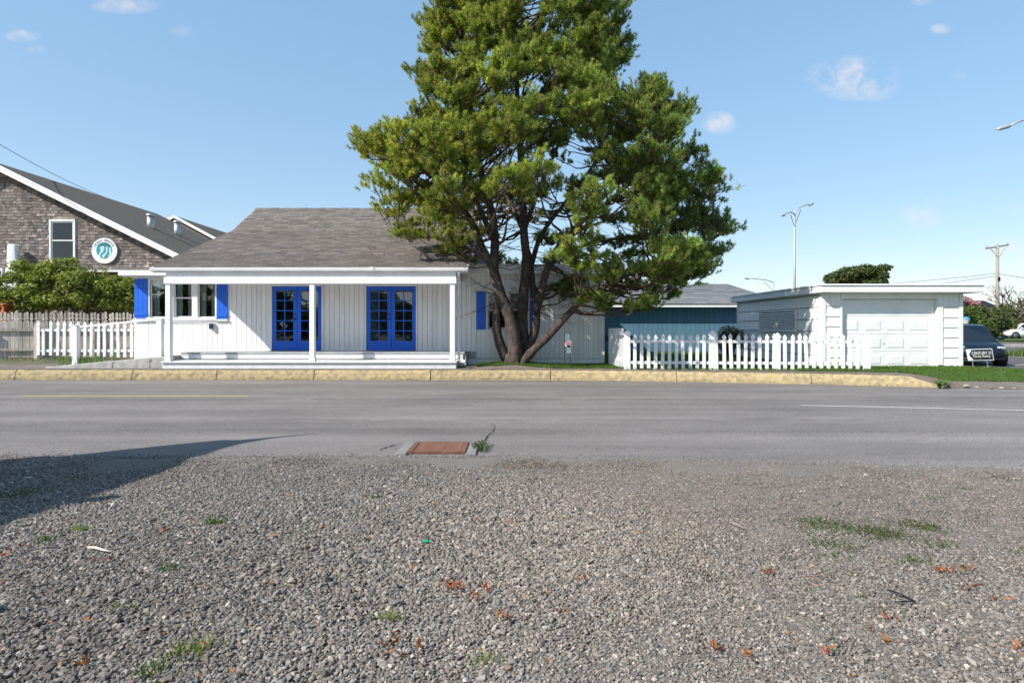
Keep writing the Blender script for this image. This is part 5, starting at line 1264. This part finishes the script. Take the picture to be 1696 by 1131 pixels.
for (px, py, r, lab) in ((1690, 578, .45, 'grass clump at the car park edge by the pale post'),):
    c_ = P(px, 585, 30); wq = np.stack([RNG.normal(c_.x, .35, 260), RNG.normal(30, .3, 260), np.full(260, .03)], 1); o = blades('grass_clump', wq, .35, .02, GREENS, lab, 'grass', kind=None, lean=.7)
# ------------------------------------------------------------------ cars
def car(name, loc, rz, paint, label, L_=4.25, Wd=1.76, Ht=1.48):
    root = thing(name, loc, label, 'car'); root.rotation_euler = (0, 0, rz)
    def part(mb, nm, m_, parent=None, smooth=True):
        o = link(nm, mb.mesh(nm, smooth), m_); o.parent = parent or root; o.location = (0, 0, 0); return o
    hl = L_/2
    st = [(-hl, .45, .80, .66), (-hl+.06, .30, .92, .78), (-hl+.3, .22, .98, .85), (-1.25, .20, .98, .88), (-.4, .20, .95, .88), (.5, .20, .93, .88), (.95, .20, .92, .875), (1.3, .20, .88, .865), (1.65, .21, .82, .84), (hl-.2, .24, .74, .78), (hl-.06, .30, .66, .68), (hl, .40, .58, .56)]
    sc_ = Wd/1.76; V = []; F = []; n = 14
    for (x, zb, zt, hw) in st:
        hw *= sc_
        ring = [(-hw*.80, zb), (-hw*.97, zb+.08), (-hw, zb+(zt-zb)*.45), (-hw*.985, zb+(zt-zb)*.75), (-hw*.93, zt-.05), (-hw*.80, zt), (-hw*.4, zt+.03), (hw*.4, zt+.03), (hw*.80, zt), (hw*.93, zt-.05), (hw*.985, zb+(zt-zb)*.75), (hw, zb+(zt-zb)*.45), (hw*.97, zb+.08), (hw*.80, zb)]
        V += [(x, y, z) for (y, z) in ring]
    for i in range(len(st)-1):
        for k in range(n): F.append((i*n+k, (i+1)*n+k, (i+1)*n+(k+1) % n, i*n+(k+1) % n))
    F += [tuple(range(n)), tuple(range((len(st)-1)*n, len(st)*n))[::-1]]
    part(MB().add(V, F), 'body', paint)
    # cabin: base and roof outlines
    def cab(x, f, h): return (x, f, h)
    base = [(-1.95, .66, .94), (-1.2, .80, .95), (.1, .82, .93), (1.18, .74, .90)]; top = [(-1.45, .54, Ht-.06), (-.9, .60, Ht), (-.1, .60, Ht), (.42, .56, Ht-.05)]
    V = []; F = []
    for (b, t) in zip(base, top):
        for s in (-1, 1):
            V += [(b[0], s*b[1]*sc_, b[2]-.04), (t[0], s*t[1]*sc_, t[2]), (t[0], s*t[1]*.55*sc_, t[2]+.035)]
    for i in range(3):
        o6 = i*6; q = o6+6
        F += [(o6, o6+1, q+1, q), (o6+1, o6+2, q+2, q+1), (o6+2, o6+5, q+5, q+2), (o6+5, o6+4, q+4, q+5), (o6+4, o6+3, q+3, q+4)]
    F += [(0, 3, 4, 5, 2, 1), (18, 19, 20, 23, 22, 21)]
    part(MB().add(V, F), 'cabin', paint, smooth=False)
    def pane(nm, q, off, m_=M['carglass']):
        q = [Vector(v) for v in q]; c_ = sum(q, Vector())/len(q); nrm = (q[1]-q[0]).cross(q[2]-q[0]).normalized()
        if nrm.dot(c_-Vector((0, 0, .8))) < 0: nrm = -nrm
        part(MB().prism([v + (c_-v)*.09 + nrm*.004 for v in q], nrm*off), nm, m_, smooth=False)
    def bt(i, s, u):
        b, t = base[i], top[i]; return Vector((b[0]+(t[0]-b[0])*u, s*(b[1]+(t[1]-b[1])*u)*sc_, b[2]-.04+(t[2]-b[2]+.04)*u))
    for s in (-1, 1):
        pane('side_window', [bt(2, s, .1), bt(3, s, .08), bt(3, s, .95), bt(2, s, .95)], .006); pane('side_window', [bt(1, s, .1), bt(2, s, .1), bt(2, s, .95), bt(1, s, .95)], .006); pane('side_window', [bt(0, s, .2), bt(1, s, .12), bt(1, s, .95), bt(0, s, .9)], .006)
    pane('windscreen', [bt(3, -1, .05), bt(3, 1, .05), bt(3, 1, .98), bt(3, -1, .98)], .006); pane('rear_window', [bt(0, -1, .2), bt(0, 1, .2), bt(0, 1, .95), bt(0, -1, .95)], .006)
    for s in (-1, 1):
        m_ = part(MB().bbox(.72, .92, s*.93*sc_-.11, s*.93*sc_+.11, .95, 1.09, .045), 'mirror', paint)
        part(MB().bbox(hl-.34, hl-.09, s*.60*sc_-.14, s*.60*sc_+.14, .60, .73, .04), 'headlight', M['chrome'])
        part(MB().bbox(-hl-.0, -hl+.12, s*.62*sc_-.12, s*.62*sc_+.12, .72, .90, .03), 'tail_light', mat('tail_red', (.3, .01, .01), rough=.3) if 'tail_red' not in bpy.data.materials else bpy.data.materials['tail_red'])
        for xw in (-1.30, 1.33):
            def cyl(r, w0, w1, nn=24): return MB().tube([(xw, s*w0*sc_, .32), (xw, s*w1*sc_, .32)], r, nn)
            arch = part(cyl(.375, .60, .884), 'wheel_arch', M['black'])
            tyre = part(MB().tube([(xw, s*.66*sc_, .32), (xw, s*.67*sc_, .32), (xw, s*.88*sc_, .32), (xw, s*.892*sc_, .32)], [.27, .32, .32, .285], 24), 'wheel', M['rubber'])
            part(MB().tube([(xw, s*.885*sc_, .32), (xw, s*.898*sc_, .32)], [.20, .19], 20), 'rim', M['rim'], tyre)
            for q in range(5):
                an = q*1.2566; part(MB().prism([(xw+.02*math.sin(an), s*.899*sc_, .32-.02*math.cos(an)), (xw+.19*math.cos(an-.16), s*.899*sc_, .32+.19*math.sin(an-.16)), (xw+.19*math.cos(an+.16), s*.899*sc_, .32+.19*math.sin(an+.16))], (0, s*.006, 0)), 'spoke', M['black'], tyre, smooth=False)
        part(MB().bbox(.3, .46, s*.875*sc_-.01, s*.875*sc_+.02, .80, .83, .008), 'door_handle', M['chrome'])
    part(MB().bbox(hl-.10, hl+.012, -.42, .42, .34, .50, .03), 'grille', M['black'])
    part(MB().bbox(hl-.0, hl+.025, -.17, .17, .50, .59, .008), 'number_plate', M['chrome'])
    part(MB().bbox(hl-.25, hl-.0, -.66, .66, .24, .32, .03), 'bumper_lip', M['black'])
    return root
dc = P(1598, 600, 24.0)
car('dark_car', Vector((dc.x, 24.0, .02)), R(-113), M['carpaint'], 'dark navy hatchback parked behind the garage corner', Ht=1.52)
wc = P(1694, 558, 58)
car('white_car', Vector((wc.x, 58, gz(wc.x, 58)+.02)), R(178), M['carwhite'], 'white car parked beside the far hedge at the picture edge')
# ------------------------------------------------------------------ posts, lamps, wires
def lamp(name, px, base_z, d, top_py, arms, label, r=.11):
    b = P(px, 540, d); zt_ = P(px, top_py, d).z
    t = thing(name, Vector((b.x, d, base_z)), label, 'street lamp', 'street lamps')
    MB().tube([(b.x, d, base_z), (b.x, d, (base_z+zt_)/2), (b.x, d, zt_)], [r, r*.85, r*.7], 12).build('pole', M['lamp'], t, smooth=True)
    for (pxe, pye, dd, pyb) in arms:
        e_ = P(pxe, pye, d+dd); a = Vector((b.x, d, P(px, pyb, d).z)); m_ = a.lerp(e_, .5) + Vector((0, 0, .12*abs(e_.z-a.z)+.08)); u_ = (e_-a).normalized()
        MB().tube([a, a.lerp(m_, .5)+Vector((0, 0, .1)), m_, a.lerp(e_, .75)+Vector((0, 0, .1)), e_-u_*.5], r*.4, 8).build('arm', M['lamp'], t, smooth=True)
        MB().tube([e_-u_*.55, e_-u_*.45, e_-u_*.1, e_+u_*.05], [.05, .085, .08, .03], 10).build('lamp_head', M['lamp'], t, smooth=True)
        MB().tube([Vector((b.x, d, a.z-.9)), a.lerp(e_, .33)], r*.25, 6).build('brace', M['lamp'], t)
    return t
lamp('street_lamp', 1316, .3, 43, 352, [(1295, 357, -2.0, 355), (1347, 337, 1.2, 353)], 'tall pale street lamp with two arms rising behind the garage', .10)
lamp('street_lamp', 1790, .0, 26, 172, [(1653, 214, 0, 180)], 'street lamp arm reaching in from the right picture edge', .10)
t = lamp('street_lamp', 1281, .3, 62, 466, [(1233, 461, -1.0, 468)], 'slim far street lamp with one long arm beyond the blue roof', .10)
up = P(1652, 556, 60); pole = thing('utility_pole', Vector((up.x, 60, .35)), 'wooden utility pole with crossarm beside the far hedge', 'utility pole')
zt_ = P(1652, 405, 60).z
MB().tube([(up.x, 60, .2), (up.x, 60, zt_)], [.19, .13], 12).build('pole', M['polewood'], pole, smooth=True)
ca, cb = P(1633, 413, 59.4), P(1671, 407, 60.6)
MB().prism([ca, cb, cb+Vector((0, 0, .14)), ca+Vector((0, 0, .14))], (0, .12, 0)).build('crossarm', M['polewood'], pole)
for f_ in (.05, .5, .95):
    q = ca.lerp(cb, f_); MB().tube([q+Vector((0, .06, .14)), q+Vector((0, .06, .22)), q+Vector((0, .06, .34))], [.03, .08, .05], 8).build('insulator', M['lamp'], pole)
for s in (-.8, .8): MB().tube([Vector((up.x+s, 60+s*.03, ca.lerp(cb, .5).z)), Vector((up.x, 59.86, ca.z-.8))], .03, 6).build('brace', M['polewood'], pole)
MB().bbox(up.x-.08, up.x+.12, 59.75, 59.87, P(0, 466, 60).z, P(0, 459, 60).z, .02).build('bracket', M['black'], pole)
def wire(a, b, sag, lab, r=.012):
    pts = [a.lerp(b, k/16) - Vector((0, 0, sag*4*(k/16)*(1-k/16))) for k in range(17)]
    o = MB().tube(pts, r, 5).build('power_line', M['black'], smooth=True); props(o, lab, 'cable', 'overhead cables')
wire(P(1652, 453, 60), P(1300, 480, 110), .3, 'upper thin overhead line running left from the utility pole', .022)
wire(P(1652, 457, 60), P(1330, 484, 110), .6, 'lower thin overhead line running left from the utility pole', .022)
wire(P(1652, 453, 60), P(1800, 462, 55), .3, 'thin overhead line running right from the utility pole', .022)
wire(P(-120, 165, 20), P(205, 338, 36), .35, 'thin dark overhead wire above the shingled house roof', .012)
# small blue topped post lamp behind the dark car
bp_ = P(1600, 545, 34); bl_ = thing('post_lamp', Vector((bp_.x, 34, 0)), 'orange post with blue topped lantern behind the dark car', 'lamp')
MB().tube([(bp_.x, 34, 0), (bp_.x, 34, P(0, 534, 34).z)], .06, 10).build('post', M['orange'], bl_)
MB().tube([(bp_.x, 34, P(0, 536, 34).z), (bp_.x, 34, P(0, 529, 34).z)], [.12, .19], 10).build('lantern', mat('lantern_glass', (.5, .52, .5), rough=.3), bl_)
MB().tube([(bp_.x, 34, P(0, 529, 34).z), (bp_.x, 34, P(0, 526.5, 34).z), (bp_.x, 34, P(0, 524.5, 34).z)], [.21, .17, .04], 10).build('cap', mat('lantern_blue', (.06, .25, .45), rough=.5), bl_)
# ------------------------------------------------------------------ far trees and hedge
def fartree(name, lobes, n, size, cols, label, trunk, group='trees and bushes beyond the car park', r=.18):
    cx = sum(l[0][0] for l in lobes)/len(lobes); cy = sum(l[0][1] for l in lobes)/len(lobes)
    t = thing(name, Vector((cx, cy, .3)), label, 'tree' if trunk else 'bush', group)
    V, F, c = leaves([l[0] for l in lobes], [l[1] for l in lobes], n, size, cols, RNG, .6, .5)
    npmesh('crown', V, F, M['far'], t, col=c)['kind'] = 'stuff'
    mb = MB(); mb.tube([(cx, cy, -.1), (cx+.1, cy, 1.2), (cx, cy, lobes[0][0][2]*.8)], [r, r*.8, r*.5], 8)
    for l in lobes: mb.tube([(cx, cy, l[0][2]*.45), Vector((cx, cy, l[0][2]*.5)).lerp(Vector(l[0]), .5), l[0]], [r*.5, r*.35, r*.12], 6)
    mb.build('trunk', M['stem'], t); return t
def lobesof(l, d):
    o_ = []
    for (px, py, rpx, rpz) in l:
        dd = d + random.uniform(-1, 1); p = P(px, py, dd); o_.append(((p.x, p.y, p.z), (rpx*d/1000, rpx*d/1000, rpz*d/1000)))
    return o_
DG = [(.050, .075, .018), (.065, .09, .024), (.035, .055, .014), (.085, .10, .03)]
fartree('cypress_tree', lobesof([(1385, 462, 20, 12), (1405, 455, 20, 13), (1430, 450, 22, 12), (1452, 458, 18, 12), (1462, 444, 14, 6), (1415, 468, 30, 10), (1445, 470, 24, 9), (1380, 472, 14, 8)], 72), 7000, .24, DG, 'dark flat topped tree rising behind the garage roof', True)
HG = [(.06, .105, .02), (.08, .125, .028), (.045, .075, .018), (.11, .14, .04)]
fartree('hedge_bush', lobesof([(1588, 525, 20, 22), (1605, 530, 18, 22), (1618, 517, 14, 14), (1625, 538, 16, 16), (1600, 545, 20, 14), (1590, 552, 20, 10), (1620, 551, 18, 8)], 57), 6000, .17, HG, 'green bush beyond the car park next to the garage corner', False)
fartree('hedge_bush', lobesof([(1645, 528, 18, 20), (1660, 520, 18, 18), (1635, 545, 16, 12), (1668, 540, 20, 16), (1640, 552, 18, 8), (1660, 552, 18, 8)], 59), 5000, .17, [(.075, .10, .03), (.10, .12, .04), (.06, .08, .025)], 'green bush around the foot of the utility pole', False)
fartree('hedge_bush', lobesof([(1690, 520, 22, 26), (1715, 515, 24, 28), (1740, 525, 22, 24), (1700, 540, 26, 14), (1765, 520, 26, 26)], 61), 6500, .16, [(.12, .10, .07), (.15, .125, .09), (.08, .09, .035), (.10, .085, .06)], 'brownish twiggy bush behind the white car', False)
fartree('blossom_tree', lobesof([(1598, 500, 12, 8), (1610, 505, 12, 7), (1585, 497, 14, 9), (1618, 508, 8, 4)], 64), 2600, .15, [(.50, .22, .26), (.60, .34, .36), (.40, .16, .2), (.14, .13, .05)], 'pink blossoming tree showing past the garage roof', True)
# bare crooked tree
bt0 = P(1688, 540, 60); bare = thing('bare_tree', Vector((bt0.x, 60, .4)), 'bare crooked tree with dark limbs at the picture edge', 'tree', 'trees and bushes beyond the car park')
mb = MB()
def limb(p, d, L_, r, lev):
    e_ = p + d*L_; mb.tube([p, p.lerp(e_, .5)+Vector((random.uniform(-.1, .1)*L_, 0, random.uniform(-.05, .1)*L_)), e_], [r, r*.8, r*.6], 5, cap=False)
    if lev:
        for k in range(3): limb(e_, (d + Vector((random.uniform(-.9, .9), random.uniform(-.6, .6), random.uniform(-.3, .5)))).normalized(), L_*random.uniform(.55, .8), r*.6, lev-1)
limb(Vector((bt0.x, 60, .3)), Vector((-.1, 0, 1)).normalized(), 2.0, .16, 5)
mb.build('limbs', M['stem'], bare)
# far roof past the hedge and a wooded skyline
fr0 = P(1629, 498, 80); fh2 = thing('far_house', Vector((fr0.x, 80, 0)), 'dark gabled far roof between blossom and utility pole', 'house')
MB().box(fr0.x-2, fr0.x+1.3, 80, 86, 0, fr0.z-.6).build('wall', mat('slate_wall', (.09, .10, .13), rough=.8), fh2)
MB().prism([(fr0.x-2.6, 79.7, fr0.z), (fr0.x-.2, 79.7, fr0.z), (fr0.x+1.7, 79.7, fr0.z-.75), (fr0.x-2.6, 79.7, fr0.z-.75)], (0, 6.5, 0)).build('roof', mat('slate_roof', (.035, .04, .06), rough=.8), fh2)
def treeline(name, x0, x1, y, h, n, lab):
    x = RNG.uniform(x0, x1, n); hh = h*(.55 + .25*np.sin(x*.11) + .2*np.sin(x*.31+1)) ; p = np.stack([x, y + RNG.uniform(-4, 4, n), RNG.uniform(0, 1, n)*hh + .2], 1)
    nr = RNG.normal(0, 1, (n, 3)); nr[:, 1] -= .6; nr /= np.linalg.norm(nr, axis=1, keepdims=True); t_ = np.cross(nr, RNG.normal(0, 1, (n, 3))); t_ /= np.linalg.norm(t_, axis=1, keepdims=True); b_ = np.cross(nr, t_); s = RNG.uniform(.5, 1.1, n)[:, None]
    V = np.stack([p-t_*s, p+b_*s*.6, p+t_*s, p-b_*s*.6], 1).reshape(-1, 3); c = np.array(DG)[RNG.integers(0, 4, n)]*RNG.uniform(.7, 1.4, (n, 1))
    o = npmesh(name, V, np.arange(n*4).reshape(-1, 4), M['far'], None, col=np.repeat(c, 4, 0)); props(o, lab, 'trees', kind='stuff')
treeline('treeline', 40, 160, 120, 5.5, 7000, 'distant low wood closing the view beyond the car park')
treeline('treeline', -130, -8, 110, 6.0, 7000, 'distant low wood behind the houses')
treeline('treeline', -70, 70, -48, 11, 9000, 'low wood added behind the viewer, seen only as reflections in the panes')  # added tree row, gives the window panes dark reflections
treeline('treeline', -8, 60, 150, 4.5, 4000, 'distant low wood behind the blue outbuilding')
# ------------------------------------------------------------------ unseen board screen, a stand-in added and shaped to throw the long shadow
kx_, ky_ = SUN.x/-SUN.z, SUN.y/-SUN.z
HB = 4.2; cx_, cy_ = -3.42 - kx_*HB, 7.72 - ky_*HB
sh = thing('shadow_screen', (cx_, cy_, 0), 'unseen boarded stand-in added to throw the long shadow on the gravel', 'shadow_screen')
for k in range(9): MB().bbox(cx_-.04, cx_+.04, cy_-6.5, cy_, .15+k*.45, .15+(k+1)*.45-.004, .006).build('board', M['tealboard'], sh)
for k in range(5): MB().bbox(cx_-.24, cx_-.05, cy_-.2-k*1.55, cy_-.02-k*1.55, -.05, HB, .01).build('post', M['oldwood'], sh)
MB().prism([(cx_-.02, cy_-.55, HB), (cx_-.02, cy_-.0, HB), (cx_-.02, cy_-.02, HB+.22), (cx_-.02, cy_-.05, HB+.72), (cx_-.02, cy_-.10, HB+.30), (cx_-.02, cy_-.3, HB+.10)], (.05, 0, 0)).build('shadow_spike', M['white'], sh)  # added peak, shaped for the spike at the shadow's tip
MB().bbox(cx_-.05, cx_+.06, cy_-2.75, cy_-2.6, HB+.002, HB+.24, .01).build('bracket', M['galv'], sh)  # added block, makes the small second spike in the shadow's edge
sh.rotation_euler = (0, 0, R(-7))
